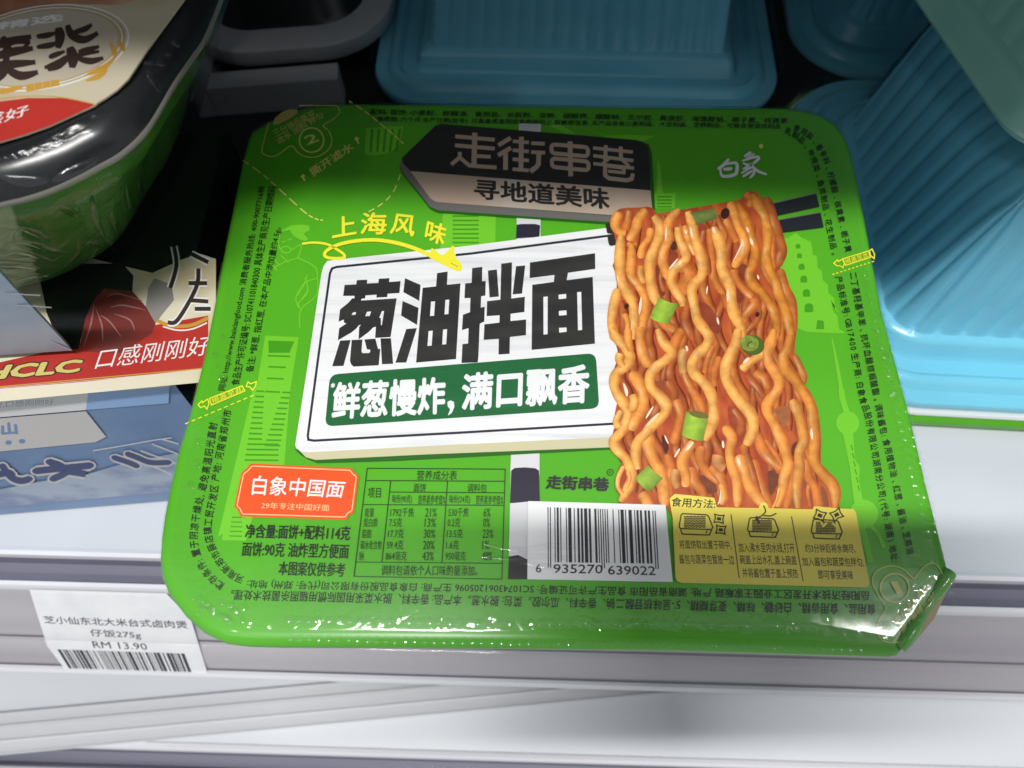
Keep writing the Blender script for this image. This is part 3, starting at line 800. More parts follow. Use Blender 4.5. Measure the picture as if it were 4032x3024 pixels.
def inset(d, z):
    n = len(edge_w); r = []
    for i in range(n):
        t_ = (edge_w[(i+1) % n]-edge_w[i-1]); nn = Vector((-t_.y, t_.x, 0)).normalized()
        if nn.dot(cen-edge_w[i]) < 0: nn = -nn
        p = edge_w[i] + nn*d
        r.append(Vector((p.x, p.y, z)))
    return r
rings = [inset(0.0030, ZL-0.0046), inset(0.0006, ZL-0.0040), inset(0.0, ZL-0.0030), inset(0.0001, ZL-0.0016), inset(0.0007, ZL-0.0005), inset(0.0016, ZL-0.0001), inset(0.0026, ZL)]
v, f = loft(rings, False, True)
lid = autosmooth(obj('lid', v, f, m_lid, parent=main), 55)
# the bowl under it
m_bowl = m_cyan
def bring(ins, z): return [(p.x+0.077, p.y+0.070, z) for p, n in rrect(0.150, 0.128, 0.026, ins, 12, 20)]
v, f = loft([bring(0.030, 0.0005), bring(0.024, 0.002), bring(0.020, 0.012), bring(0.012, 0.060), bring(0.010, 0.066), bring(0.004, 0.0672), bring(0.0025, 0.0700)], True, True)
autosmooth(obj('bowl_body', v, f, m_bowl, parent=main), 40)

on_lid = lambda p, k: at(p[0], p[1], ZL) + Vector((0, 0, k + 0.00004))
Print.layer = 0
# ---- pale town silhouettes printed in the background
T = Print(on_lid)
T.poly(zD, [(895,445),(1160,460),(1090,890),(1045,1480),(1030,1700),(520,2040),(790,900),(835,800)], m_lite)
T.poly(zO, [zD((790,1000)), zD((1060,1000)), zG((720,740)), zG((533,735))], m_lite)
T.poly(zD, [(918,485),(1125,492),(1085,582),(922,582)], m_mid)
for y, a, b in ((605,915,1090),(692,918,1056),(783,905,1040),(888,895,1010)): T.line(zD, [(a,y),(b,y+6)], 7, m_mid)
for i in range(14):
    y = 885 + 42*i
    T.line(zD, [(822-7*i, y), (886-2*i if i < 10 else 1000, y+3)], 7, m_mid)
    if i < 11: T.line(zD, [(1030-14*i, y+10), (1092-8*i, y+13)], 7, m_mid)
for i in range(5): T.line(zG, [(612-5*i, 560+36*i), (690, 562+36*i)], 5, m_mid)
T.build('skyscraper_picture', lid); T = Print(on_lid)
# pagoda
pag = [(1060,1090),(1115,1080),(1165,1045),(1215,1085),(1275,1110),(1290,1180),(1285,1200),(1320,1215),(1325,1300),(1355,1320),(1362,1390),(1400,1420),(1402,1480),(1445,1520),(1450,1600),(1490,1640)]
pag = [zC(p) for p in pag] + [zK((118,800)), zK((135,880)), zK((160,900)), zK((172,990)), zK((205,1005)), zK((203,1018)), zK((-40,1008)), zC((1080,1700)), zC((1040,1200))]
T.poly(zO, pag, m_lite)
for x, y, r_ in ((1183,1143,17),(1193,1212,18),(1209,1292,22),(1225,1382,25),(1244,1482,27),(1262,1590,32)):
    T.poly(zC, [(x-r_, y+r_), (x-r_, y-r_*0.5), (x-r_*0.4, y-r_), (x+r_*0.5, y-r_), (x+r_, y-r_*0.4), (x+r_, y+r_)], m_mid, r=5)
T.poly(zK, [(30,930),(70,935),(75,990),(20,990)], m_mid)
T.build('pagoda_picture', lid); T = Print(on_lid)
# television tower
T.line(zK, [(125,1050),(150,1180),(185,1380)], 12, m_lite, taper=lambda u: 0.4+u)
T.poly(zK, [(165,1380),(205,1380),(212,1440),(240,1530),(200,1530),(172,1440)], m_lite)
T.disc(zJ, (508,100), 46, m_lite)
T.poly(zJ, [(478,160),(540,160),(552,320),(580,360),(575,440),(600,570),(545,570),(520,360)], m_lite)
T.disc(zJ, (603,640), 57, m_lite)
T.poly(zJ, [(560,690),(600,690),(640,820),(665,930),(625,930),(600,820)], m_lite); T.line(zJ, [(640,700),(690,760),(725,840)], 16, m_lite)
for i in range(6): T.line(zJ, [(528+8*i,230+48*i),(538+8*i,262+48*i)], 5, m_mid)
T.build('tower_picture', lid); T = Print(on_lid)
# faint houses behind the arrow sign
T.poly(zA, [(1690,310),(1990,292),(1960,440),(1880,510),(1760,530),(1680,520)], m_lite); 
for i in range(5): T.line(zA, [(1740+55*i,320),(1730+50*i,500)], 10, m_mid)
T.build('house_picture', lid); T = Print(on_lid)
T.poly(zB, [(450,905),(835,905),(830,1120),(430,1180)], m_lite)
for i in range(8): T.line(zB, [(520,925+32*i),(710,925+32*i)], 7, m_mid)
T.build('house_picture', lid); T = Print(on_lid)
T.poly(zB, [(1985,760),(2140,760),(2130,870),(1970,870)], m_lite)
for i in range(4): T.line(zB, [(2005,785+24*i),(2110,785+24*i)], 6, m_mid)
T.poly(zB, [(2005,510),(2030,560),(2045,760),(2000,760)], m_lite)
T.build('house_picture', lid); T = Print(on_lid)
T.poly(zB, [(1215,265),(1300,262),(1420,330),(1330,325)], m_lite); T.poly(zB, [(1510,290),(1620,340),(1800,335),(1990,345),(1900,385),(1640,360)], m_lite)
T.build('bird_picture', lid); T = Print(on_lid)
# lady in a high collared dress, line drawing
T.poly(zA, [(1000,1140),(1090,1085),(1180,1075),(1240,1085),(1250,1120),(1200,1150),(1235,1190),(1215,1210),(1160,1190),(1120,1170),(1090,1120),(1030,1135)], m_lite)
for pts in ([(1010,1150),(1000,1230),(1030,1290),(1080,1300),(1110,1260)], [(1020,1215),(1060,1210)], [(1070,1200),(1110,1190)], [(1010,1270),(1060,1250),(1100,1270)], [(1110,1280),(1160,1240),(1180,1250),(1170,1300),(1160,1340),(1240,1380),(1300,1430),(1310,1540)],
            [(960,1420),(1060,1370),(1160,1340)], [(960,1345),(1010,1400)], [(1020,1320),(1080,1380)], [(940,1390),(990,1440)], [(1230,1470),(1200,1560),(1150,1640)], [(1310,1500),(1225,1525)], [(1225,1530),(1230,1620),(1150,1700)]):
    T.line(zA, pts, 5, m_lite, smooth=5)
for pts in ([(1210,-10),(1230,90),(1160,190),(1180,240)], [(1310,0),(1300,130),(1180,240),(1170,390)], [(1210,20),(1140,140),(1160,230)]): T.line(zD, pts, 5, m_lite, smooth=5)
T.build('lady_picture', lid)

# ---- small print round the edge of the lid
T = Print(on_lid)
q = lambda s: s
T.text(zO, '岳阳经济技术开发区工业园王家畈路 产地: 湖南省岳阳市 食品生产许可证编号: SC10743061205096 生产商: 白象食品股份有限公司(代号: 郑州) 地址:', (3423,2321), (976,2279), (3425,2366), m_txt, tr=(969,2318), bold=0.01)
T.text(zO, "食用盐、食用香精、白砂糖、味精、麦芽糊精、5'-呈味核苷酸二钠、香辛料、瓜尔胶。菜包: 脱水葱。本产品: 香辛料、脱水菜采用国际惯用辐照杀菌技术处理。", (3448,2379), (912,2322), (3448,2424), m_txt, tr=(905,2364), bold=0.01)
T.text(zO, '备注: *鲜葱, 指红葱, 在本产品中添加量约4.5g。', (1003,1466), (1112,899), (965,1466), m_txt, tr=(1080,893), bold=0.012)
T.text(zO, '食品生产许可证编号: SC10741101840300 具体生产商见生产日期喷码', (943,1518), (1090,734), (908,1518), m_txt, tr=(1057,733), bold=0.012)
T.text(zO, '网址: http://www.baixiangfood.com 消费者服务热线: 400-9007716转', (892,1540), (1050,734), (857,1538), m_txt, tr=(1019,733), bold=0.012)
T.along(zO, '贮存条件: 置于阴凉干燥处, 避免高温阳光直射', [zG(p) for p in ((545,1100),(470,1045),(400,965),(345,860),(318,730),(335,560),(368,400),(415,190))] + [zD((485,1130))], 38, m_txt, bold=0.013)
T.along(zO, '河南新郑市薛店镇工贸开发区 产地: 河南省郑州市', [zG(p) for p in ((700,1045),(615,1005),(535,925),(460,800),(428,690),(435,560),(470,380),(495,200))] + [zD((600,1030))], 38, m_txt, bold=0.013)
T.text(zO, '配料: 面饼: 小麦粉、棕榈油、食用盐、谷朊粉、淀粉、碳酸钾、碳酸钠、瓜尔胶、黄原胶、海藻酸钠、栀子黄、核黄素', (1458,452), (3099,488), (1460,430), m_txt, tr=(3103,466), bold=0.012)
T.text(zO, '保质期: 六个月 生产日期(批号): 见盒盖或盒侧或盒底喷码上 致敏原信息: 本产品含有小麦制品、大豆制品、芝麻制品、可能含有蛋类制品', (1483,483), (3070,512), (1485,460), m_txt, tr=(3075,489), bold=0.012)
T.along(zO, '食用盐、香辛料、柠檬酸、核黄素、栀子黄', [(3124,500),(3194,540),(3250,625),(3284,741),(3312,865),(3342,995)], 30, m_txt, bold=0.015)
T.along(zO, '乳制品、甲壳类、鱼类制品、花生制品。', [(3090,512),(3160,556),(3208,640),(3240,760),(3262,880),(3290,1015)], 30, m_txt, bold=0.015)
T.along(zK, '二丁基羟基甲苯、抗坏血酸棕榈酸酯。调味酱包: 食用植物油、红葱、酱油、芝麻油', [(262,615),(290,780),(330,1000),(375,1230),(415,1420),(455,1620)] + [((3000+x*.66324-3200)/.6029, (1600+y*.66324-700)/.6029) for x, y in ((755,280),(790,440),(830,640),(885,880))], 33, m_txt, bold=0.013)
T.along(zK, '产品标准号: GB17400 生产商: 白象食品股份有限公司湖南分公司(代号: 湖南) 地址:', [(165,640),(205,820),(245,1000),(285,1220),(325,1440)] + [((3000+x*.66324-3200)/.6029, (1600+y*.66324-700)/.6029) for x, y in ((630,60),(680,330),(735,640),(795,930))], 33, m_txt, bold=0.013)
T.build('small_print', lid)

# ---- yellow pull marks on both sides
def pull_mark(z, dash, bx, arrows, ch):
    T = Print(on_lid)
    a, b = Vector(dash[0]), Vector(dash[1]); n = 11
    for i in range(n): T.line(z, [tuple(a.lerp(b, i/n)), tuple(a.lerp(b, (i+0.6)/n))], 4.0, m_yel)
    bl, br, tr, tl = [Vector(p) for p in bx]
    ins = lambda s, t_: tuple((bl*(1-s)+br*s)*(1-t_) + (tl*(1-s)+tr*s)*t_)
    T.line(z, [tuple(p) for p in (bl, br, tr, tl)], 4.5, m_yel, closed=True)
    T.text(z, '揭盖至此', ins(0.04, 0.12), ins(0.96, 0.12), ins(0.04, 0.88), m_yel, bold=0.01)
    for ar in arrows: T.line(z, ar, 4.5, m_yel, closed=True)
    T.build('pull_mark', lid)
pull_mark(zD, ((262,1147),(825,910)), [(470,998),(735,885),(712,845),(455,945)],
          [[(365,995),(395,965),(400,980),(440,950),(452,985),(435,1030),(415,1005),(385,1018)], [(745,850),(760,815),(780,830),(825,812),(820,845),(795,880),(775,855)]], 0)
pull_mark(zK, ((125,635),(408,545)), [(212,575),(375,522),(360,482),(195,532)],
          [[(135,562),(160,538),(165,550),(190,535),(205,560),(195,590),(178,578),(155,578)], [(375,510),(368,480),(385,468),(402,505),(398,530)]], 0)

# ---- corner badges
T = Print(on_lid)
def dashes(z, pts, n, wd, m):
    P = catmull([z(p) for p in pts], 16)
    k = len(P)/n
    for i in range(n):
        a, b = int(i*k), min(int((i+0.6)*k)+1, len(P)-1)
        T.line(zO, [tuple(p) for p in P[a:b+1]], wd, m)
dashes(zA, [(720,570),(860,670),(960,755),(1085,870),(1220,990),(1300,1035),(1360,1045)], 10, 4.5, m_pale)
dashes(zA, [(1560,100),(1680,180),(1800,275),(1920,375),(1995,445)], 8, 4.5, m_pale)
dashes(zA, [(1965,680),(1925,790),(1860,880),(1780,940),(1700,985)], 5, 4.5, m_pale)
T.line(zA, [(925,270),(895,380),(868,490),(885,522),(945,540),(1005,520),(1100,455),(1150,505),(1220,542),(1310,540),(1390,490),(1422,420),(1400,340),(1355,295),(1440,240),(1482,195),(1470,150),(1420,136),(1160,138)], 3.5, m_pale, smooth=5)
T.ring(zA, (1262,410), 48, 6, m_pale)
T.text(zA, '2', (1225,455), (1325,415), (1195,385), m_pale, tr=(1290,350), bold=0.02)
T.poly(zA, [(958,285),(972,232),(1030,190),(1085,168),(1150,165),(1152,195),(1090,240),(990,290)], mat('print_tan_blob', S(226, 200, 110, 0.9), 0.4))
T.text(zA, '三分钟后撕开', (985,390), (1300,225), (945,335), m_pale, tr=(1270,170), bold=0.012)
T.text(zA, '滤水 加料 拌匀', (1005,445), (1360,230), (970,405), m_pale, tr=(1335,185), bold=0.012)
T.text(zA, '撕开滤水', (1275,705), (1605,480), (1232,640), m_pale, tr=(1562,425), bold=0.02)
for x, y in ((1197,708),(1622,412)):
    T.poly(zA, [(x-24,y-2),(x-6,y-30),(x+22,y-12),(x+6,y-6),(x+18,y+24),(x+4,y+28),(x-8,y+2)], m_pale)
T.build('corner_badge', lid)
T = Print(on_lid)
T.line(zI, [(1660,880),(1600,780),(1563,690),(1590,620),(1680,583),(1770,600),(1830,655),(1855,668),(1905,605),(1960,566),(2010,575),(2045,630),(2060,690)], 4, m_pale, smooth=5)
T.line(zI, [(1660,880),(1620,940),(1592,1030),(1620,1090),(1680,1115),(1760,1112)], 4, m_pale, smooth=5)
T.ring(zI, (1718,735), 56, 6, m_pale)
T.text(zI, '1', (1735,782), (1775,770), (1685,690), m_pale, tr=(1735,690), bold=0.03)
T.text(zI, '撕开注入沸水', (1735,985), (1955,740), (1710,950), m_pale, tr=(1925,700), bold=0.012)
T.text(zI, '盖上等待三分钟', (1775,1050), (2035,775), (1750,1010), m_pale, tr=(2005,735), bold=0.012)
T.build('corner_badge', lid)

# ---- arrow sign, post
T = Print(on_lid)
T.poly(zO, [zB((1000,256)),zB((1160,260)),zB((1158,1000)),zH((1317,200)),zH((1240,790)),zH((1114,760)),zH((1124,200)),zB((985,1000))], m_post)
T.poly(zB, [(985,860),(1157,870),(1155,1000),(985,995)], m_post)
T.poly(zB, [(985,990),(1020,985),(1120,985),(1155,995),(1150,1080),(980,1090)], m_ind)
T.poly(zH, [(1130,-20),(1317,-20),(1312,185),(1122,185)], m_post)
T.poly(zH, [(1128,178),(1150,160),(1220,156),(1290,162),(1314,178),(1320,395),(1120,395)], m_ind)
T.poly(zH, [(1120,415),(1140,395),(1245,385),(1242,770),(1112,752)], m_post)
T.poly(zH, [(1112,752),(1175,742),(1240,775),(1238,905),(1106,905)], m_char)
T.build('sign_post', lid)
T = Print(on_lid)
sh = mat('print_shadow_green', S(38, 104, 20, 0.9), 0.35)
T.poly(zB, [(140,545),(138,585),(170,640),(360,880),(420,905),(1690,990),(1720,960),(1990,905),(1965,470),(1940,400),(1000,500)], sh, r=6)
T.poly(zB, [(150,520),(136,562),(168,622),(360,862),(420,885),(1690,972),(1710,930),(400,822),(220,605)], m_gry)
T.poly(zB, [(160,545),(150,570),(178,625),(375,868),(430,884),(1690,972),(1695,955),(430,862),(385,845),(190,600)], m_gry)
T.poly(zB, [(152,508),(398,270),(440,258),(1850,376),(1905,392),(1935,425),(1952,520),(1955,742),(215,602),(160,545)], m_char)
T.poly(zB, [(215,602),(1955,742),(1968,880),(1690,922),(400,825),(360,800)], m_tan)
zz = z5
def S5(pts, wd=50, closed=False, sm=0): T.line(z5, pts, wd*0.36166, m_tan, closed=closed, smooth=sm)
S5([(118,165),(548,202)], 42); S5([(115,263),(548,299)], 42); S5([(331,125),(321,490)], 56)
S5([(168,335),(168,385),(155,405),(75,472)], 42); S5([(165,392),(268,482),(568,505)], 42); S5([(330,378),(503,388)], 40)
S5([(588,262),(722,182)], 46); S5([(583,372),(724,290)], 46); S5([(666,345),(664,530)], 52)
S5([(838,170),(832,530)], 52); S5([(745,218),(919,232)], 38); S5([(744,316),(919,330)], 38); S5([(743,414),(919,428)], 38); S5([(742,522),(918,537)], 38)
S5([(945,239),(1091,247)], 40); S5([(943,336),(1095,344)], 40); S5([(1029,345),(1022,470),(1000,500),(935,548)], 52)
S5([(1366,220),(1374,600)], 52)
T.line(zO, [tuple(p) for p in rounded([z5(p) for p in ((1164,252),(1562,284),(1562,384),(1164,348))], 16)], 15.5, m_tan, closed=True)
T.line(zO, [tuple(p) for p in rounded([z5(p) for p in ((1168,404),(1566,440),(1570,536),(1170,498))], 16)], 15.5, m_tan, closed=True)
S5([(1616,292),(2050,336)], 36); S5([(1620,376),(2056,430)], 36); S5([(1620,462),(2062,512)], 36); S5([(1755,262),(1748,450)], 42); S5([(1916,278),(1922,420)], 42)
S5([(1800,400),(1700,480)], 34); S5([(1920,410),(2010,490)], 34)
S5([(1748,470),(1748,590),(1790,622),(1980,644),(2035,630),(2052,570)], 44); S5([(1770,490),(1955,512),(1952,562),(1780,545)], 34)
T.text(z5, '寻地道美味', (318,850), (1802,962), (322,622), m_char, tr=(1788,730), bold=0.028)
T.build('arrow_sign', lid)

# ---- white name board
T = Print(on_lid)
T.poly(zE, [(18,1480),(60,1520),(105,1548),(170,1575),(700,1560),(2200,1480),(2200,1350)], sh, r=6)
T.poly(zE, [(28,1466),(95,1535),(160,1553),(900,1516),(2200,1466),(2200,1390),(90,1495)], m_beige)
T.poly(zE, [(24,1450),(30,1475),(60,1496),(115,1502),(1000,1455),(2200,1398),(2200,-30),(2110,0),(1200,118),(290,213),(238,222),(214,255),(200,300),(110,900)], m_board)
T.line(zE, [(2200,42),(2110,54),(1200,172),(300,262),(270,272),(256,305),(180,850),(108,1390),(112,1418),(150,1424),(1100,1372),(2200,1308)], 9.5, m_ind)
def G1(pts, holes=()): T.poly(zt1, pts, m_black2, holes)
G1([(240,268),(430,258),(440,188),(610,182),(606,244),(790,234),(798,168),(972,156),(966,220),(1154,205),(1134,400),(942,412),(935,466),(760,474),(762,428),(580,440),(576,486),(515,496),(508,522),(1090,486),(990,1118),(738,1132),(750,950),(706,962),(640,1030),(468,1158),(478,950),(510,918),(474,926),(430,980),(350,1045),(130,1172),(152,975),(270,896),(228,884),(230,832),(142,868),(166,668),(300,560),(365,486),(402,484),(400,446),(216,448)],
   [[(380,716),(428,712),(416,756),(352,756)], [(606,706),(672,700),(648,776),(576,776)], [(850,696),(884,692),(848,920),(834,930),(832,810),(804,800)]])
G1([(168,1176),(340,1166),(222,1588),(38,1594)])
G1([(356,1166),(530,1158),(516,1360),(536,1380),(640,1378),(658,1360),(658,1324),(604,1318),(564,1156),(742,1144),(786,1312),(822,1310),(796,1578),(386,1600),(345,1560),(328,1500)])
G1([(826,1140),(996,1136),(1032,1554),(850,1562)])
def G2(pts, holes=()): T.poly(zt2, pts, m_black2, holes)
G2([(230,240),(484,352),(462,612),(202,468)]); G2([(190,612),(452,726),(426,1004),(166,850)]); G2([(250,1070),(424,1054),(250,1616),(74,1620)])
G2([(518,398),(736,374),(752,158),(926,132),(914,348),(1134,326),(1062,1560),(410,1618)],
   [[(654,622),(720,618),(704,854),(638,858)], [(888,596),(952,590),(938,826),(874,832)], [(614,1104),(682,1096),(664,1340),(596,1346)], [(850,1080),(916,1072),(902,1318),(836,1324)]])
def G3(pts): T.poly(zt3, pts, m_black2)
G3([(246,242),(412,222),(408,456),(468,452),(462,690),(394,702),(386,886),(452,872),(444,1112),(370,1150),(350,1659),(338,1780),(72,1790),(88,1482),(180,1472),(188,1222),(80,1254),(96,1002),(210,962),(218,730),(120,732),(132,492),(238,482)])
G3([(502,282),(650,264),(682,706),(530,722)])
G3([(962,212),(1112,198),(1060,658),(906,672)])
G3([(720,170),(896,148),(884,738),(1106,710),(1098,958),(874,988),(870,1106),(1126,1080),(1124,1336),(862,1366),(856,1640),(676,1652),(680,1396),(434,1414),(446,1160),(690,1132),(694,1012),(482,1026),(490,782),(706,756)])
def G4(pts, holes=()): T.poly(zt4, pts, m_black2, holes)
G4([(68,234),(1130,82),(1134,338),(690,402),(668,522),(1092,468),(1128,1558),(96,1660),(106,598),(458,550),(468,438),(64,488)],
   [[(288,794),(358,788),(356,1404),(290,1410)], [(838,718),(904,712),(920,1334),(852,1342)], [(534,760),(658,746),(660,820),(538,832)], [(540,1024),(664,1014),(666,1090),(542,1100)], [(542,1300),(664,1294),(668,1364),(546,1378)]])
T.poly(zO, [tuple(p) for p in rounded([zE(p) for p in ((256,982),(2034,838),(2058,1208),(222,1330))], 34)], m_dkg)
T.text(zE, '鲜葱慢炸', (262,1284), (1028,1246), (284,1034), m_wht, tr=(1030,994), bold=0.034)
T.poly(zE, [(1042,1165),(1062,1155),(1085,1165),(1088,1200),(1070,1240),(1045,1256),(1060,1215),(1044,1195)], m_wht)
T.text(zE, '满口飘香', (1132,1228), (1990,1174), (1142,974), m_wht, tr=(1996,908), bold=0.034)
T.text(zE, '*', (262,1075), (290,1070), (262,1040), m_wht, bold=0.03)
T.build('name_board', lid)

# ---- yellow flavour line with its swoosh and little plane
T = Print(on_lid)
T.text(zA, '上', (1425,1190), (1620,1156), (1430,1022), m_yel, tr=(1610,1004), bold=0.022)
T.text(zA, '海', (1642,1158), (1855,1162), (1660,985), m_yel, tr=(1862,985), bold=0.022)
T.text(zB, '风', (62,1058), (240,1084), (92,908), m_yel, tr=(262,928), bold=0.022)
T.text(zB, '味', (312,1108), (455,1145), (340,950), m_yel, tr=(492,1000), bold=0.022)
T.line(zE, [(70,108),(150,100),(240,112),(310,150),(350,180),(350,200),(300,206),(240,200),(220,180),(240,150),(310,115),(420,90),(560,82),(700,102),(820,138),(940,190),(1040,235)], 11, m_yel, smooth=6, taper=lambda u: 0.8+0.7*u)
T.poly(zE, [(935,135),(962,150),(985,172),(1010,185),(1050,150),(1075,120),(1094,128),(1084,165),(1100,180),(1092,196),(1128,232),(1140,262),(1132,290),(1108,292),(1020,250),(920,200)], m_yel)
for i in range(4): T.disc(zE, (1070+12*i, 240+6*i), 2.2, m_black2)
T.build('flavour_lettering', lid)

# ---- white brand lettering
T = Print(on_lid)
for pts in ([(680,515),(640,560),(596,590)], [(618,585),(632,640),(720,630),(738,590),(728,545),(640,556)], [(640,592),(705,585)]): T.line(zC, pts, 11, m_wht, smooth=5, taper=lambda u: 0.75+0.5*math.sin(3.1*u))
for pts in ([(840,465),(790,500)], [(800,490),(850,485),(800,520)], [(775,530),(880,500),(890,520),(830,560),(780,545)], [(780,590),(850,555),(800,600)], [(770,620),(850,575),(860,620),(830,655)], [(860,575),(890,605),(955,628)], [(780,645),(850,600)]): T.line(zC, pts, 9, m_wht, smooth=5, taper=lambda u: 0.75+0.5*math.sin(3.1*u))
T.disc(zC, (912,424), 9, m_pale)
T.build('brand_lettering', lid)

# ---- orange red badge
T = Print(on_lid)
bad = [(755,150),(1540,186),(1556,222),(1590,242),(1552,530),(1512,548),(1498,582),(680,556),(664,510),(634,482),(690,218),(728,190)]
T.poly(zG, bad, m_org, r=8)
bi = [(768,170),(1526,203),(1540,232),(1570,248),(1536,514),(1502,530),(1486,562),(694,538),(682,500),(654,476),(706,230),(742,204)]
T.line(zO, [tuple(p) for p in rounded([zG(p) for p in bi], 8)], 4, m_orgl, closed=True)
T.text(zG, '白象中国面', (766,392), (1462,414), (782,240), m_wht, tr=(1494,284), bold=0.012, shear=0.0)
T.text(zG, '29年专注中国好面', (838,497), (1360,516), (846,446), m_orgl, tr=(1366,466), bold=0.0)
T.build('red_badge', lid)

# ---- weight lines
T = Print(on_lid)
T.text(zG, '净含量:面饼+配料114克', (713,722), (1516,742), (725,614), m_txt, tr=(1530,630), bold=0.018)
T.text(zG, '面饼:90克 油炸型方便面', (688,862), (1506,882), (700,750), m_txt, tr=(1516,768), bold=0.012)
T.text(zG, '本图案仅供参考', (968,1008), (1476,1022), (980,898), m_txt, tr=(1486,914), bold=0.012)
T.build('weight_lettering', lid)

# ---- nutrition table
T = Print(on_lid)
W_ = 3.2
T.line(zH, [(165,163),(1088,169),(1065,905),(76,886)], W_, m_txt, closed=True)
for a_, b_ in (((160,245),(1085,250)), ((320,322),(1082,327)), ((141,406),(1080,411)), ((94,790),(1070,799)), ((322,248),(262,793)), ((702,250),(664,797))): T.line(zH, [a_, b_], W_, m_txt)
def tx(s, x0, x1, y, h, sl=0.005, b=0.0): T.text(zH, s, (x0-4, y), (x1-4, y+(x1-x0)*sl), (x0, y-h), m_txt, bold=b)
tx('营养成分表', 500, 768, 241, 64); tx('项目', 172, 258, 362, 68); tx('面饼', 478, 560, 320, 56); tx('调料包', 838, 966, 322, 56)
tx('每份(90克)', 332, 466, 402, 62); tx('营养素参考值%', 508, 690, 403, 62); tx('每份(24克)', 714, 856, 404, 62); tx('营养素参考值%', 894, 1076, 405, 62)
ry = (488, 556, 630, 706, 780)
for i, (n_, x1_) in enumerate((('能量', 212), ('蛋白质', 236), ('脂肪', 196), ('碳水化合物', 262), ('钠', 142))): tx(n_, 152-10*i, x1_, ry[i], 60)
for i, (s_, w__) in enumerate((('1792千焦', 158), ('7.5克', 86), ('17.7克', 104), ('59.4克', 110), ('864毫克', 140))): tx(s_, 322-8*i, 322-8*i+w__, ry[i], 62)
for i, s_ in enumerate(('21%', '13%', '30%', '20%', '43%')): tx(s_, 556-5*i, 632-5*i, ry[i], 58)
for i, (s_, w__) in enumerate((('530千焦', 136), ('0.2克', 84), ('13.5克', 106), ('1.6克', 84), ('950毫克', 136))): tx(s_, 710-5*i, 710-5*i+w__, ry[i], 62)
for i, s_ in enumerate(('6%', '0%', '23%', '1%', '48%')): tx(s_, 946-3*i, (992 if len(s_) == 2 else 1016)-3*i, ry[i], 58)
tx('调料包请依个人口味酌量添加。', 262, 905, 880, 70)
T.text(zH, '走街串巷', (1356,302), (1780,320), (1368,208), m_black2, tr=(1786,226), bold=0.04)
T.ring(zH, (1790,190), 12, 2.4, m_txt); T.text(zH, 'R', (1783,199), (1797,199), (1783,181), m_txt)
T.build('nutrition_table', lid)

# ---- chopsticks and the noodle picture
def ribbon(T, z, pts, wd, base, side=0.0, hl=0.0, seed=0, sm=6, dark=0.60, endfade=True):
    """one printed noodle strand: rounded by ink shading across its width, glaze streaks along it"""
    P = catmull([z(p) for p in pts], sm); N = len(P); rnd = random.Random(seed)
    ph, fq = rnd.uniform(0, 6.28), rnd.uniform(0.25, 0.5)
    cr = [-1, -0.86, -0.6, -0.35, -0.1, 0.2, 0.5, 0.78, 1]
    V, C, F = [], [], []
    m = mat_noodle
    for i in range(N):
        a, b = P[max(i-1, 0)], P[min(i+1, N-1)]
        t_ = (b-a).normalized(); nn = Vector((t_.y, -t_.x))
        if nn.x > 0: nn = -nn                         # negative side = left
        u = i/(N-1); h = wd/2*(0.92+0.08*math.sin(fq*i+ph))
        if endfade: h *= min(1, 0.55+6*u, 0.55+6*(1-u))
        gl = max(0.0, math.sin(fq*0.8*i+ph*2))**2*hl
        lum = 0.94+0.10*math.sin(fq*1.3*i+ph)
        for c in cr:
            p = P[i] - nn*(c*h) if False else P[i] + nn*(-c)*h
            V.append((p.x, p.y))
            x = c + 0.18
            sh_ = max(0.0, 1-abs(x)**1.8)
            k = dark + (1-dark)*sh_
            r_, g_, b_ = base
            col = [r_*k*lum, g_*(k**1.7)*lum, b_*(k**2.0)*lum]
            g2 = gl*math.exp(-((c+0.35)/0.22)**2)
            col = [col[q]*(1-g2) + (0.86, 0.70, 0.42)[q]*g2 for q in range(3)]
            C.append((*col, 1))
    K = len(cr)
    for i in range(N-1):
        for j in range(K-1): F.append((i*K+j, i*K+j+1, (i+1)*K+j+1, (i+1)*K+j))
    T.add(V, F, m, C)
mat_noodle = vcol_mat('print_noodles', 0.32, 0.20)
T = Print(on_lid)
for q_ in ([(980,842),(1312,766),(1334,862),(1008,932)], [(1020,962),(1342,904),(1366,1012),(1050,1052)]): T.poly(zC, q_, mat('print_chopstick', S(36, 38, 44), 0.3))
T.line(zC, [(980,842),(1312,766)], 4, m_gry); T.line(zC, [(1020,962),(1342,904)], 4, m_gry)
T.build('chopstick_picture', lid); T = Print(on_lid)
T.poly(zB, [(1628,985),(1700,972),(1705,1060),(1640,1058)], m_char, r=8); T.poly(zB, [(1640,1070),(1705,1066),(1710,1140),(1655,1150)], m_char, r=12)
T.build('chopstick_ends', lid)

T = Print(on_lid)
sil = [(90,170),(110,155),(150,150),(200,150),(240,145),(270,152),(290,180),(350,168),(420,158),(500,145),(580,130),(620,124),(690,112),(718,85),(740,70),(775,76),(790,100),(815,98),(840,140),(860,190),(872,240),(885,280),(905,320),(914,360),(910,400),(880,432),(898,470),(915,520),(930,585),(955,630),(964,680),(965,740),(955,800),(955,850),(985,905),(1000,970),(1000,1000),(1030,1040),(1055,1090),(1075,1180),(1082,1260),(1080,1320),(1080,1398),(1130,1450),(1165,1510),(1172,1600),(700,1640),(360,1640),(340,1600),(100,1590),(115,1545),(95,1520),(85,1470),(110,1400),(130,1375),(80,1320),(65,1270),(110,1190),(85,1150),(95,1100),(125,1060),(80,1000),(68,960),(75,935),(130,880),(100,840),(75,760),(55,700),(60,620),(95,560),(95,480),(75,430),(95,380),(95,330),(75,250)]
def flat_col(z, pts, c): T.poly(z, pts, mat_noodle, cols=[c]*len(pts))
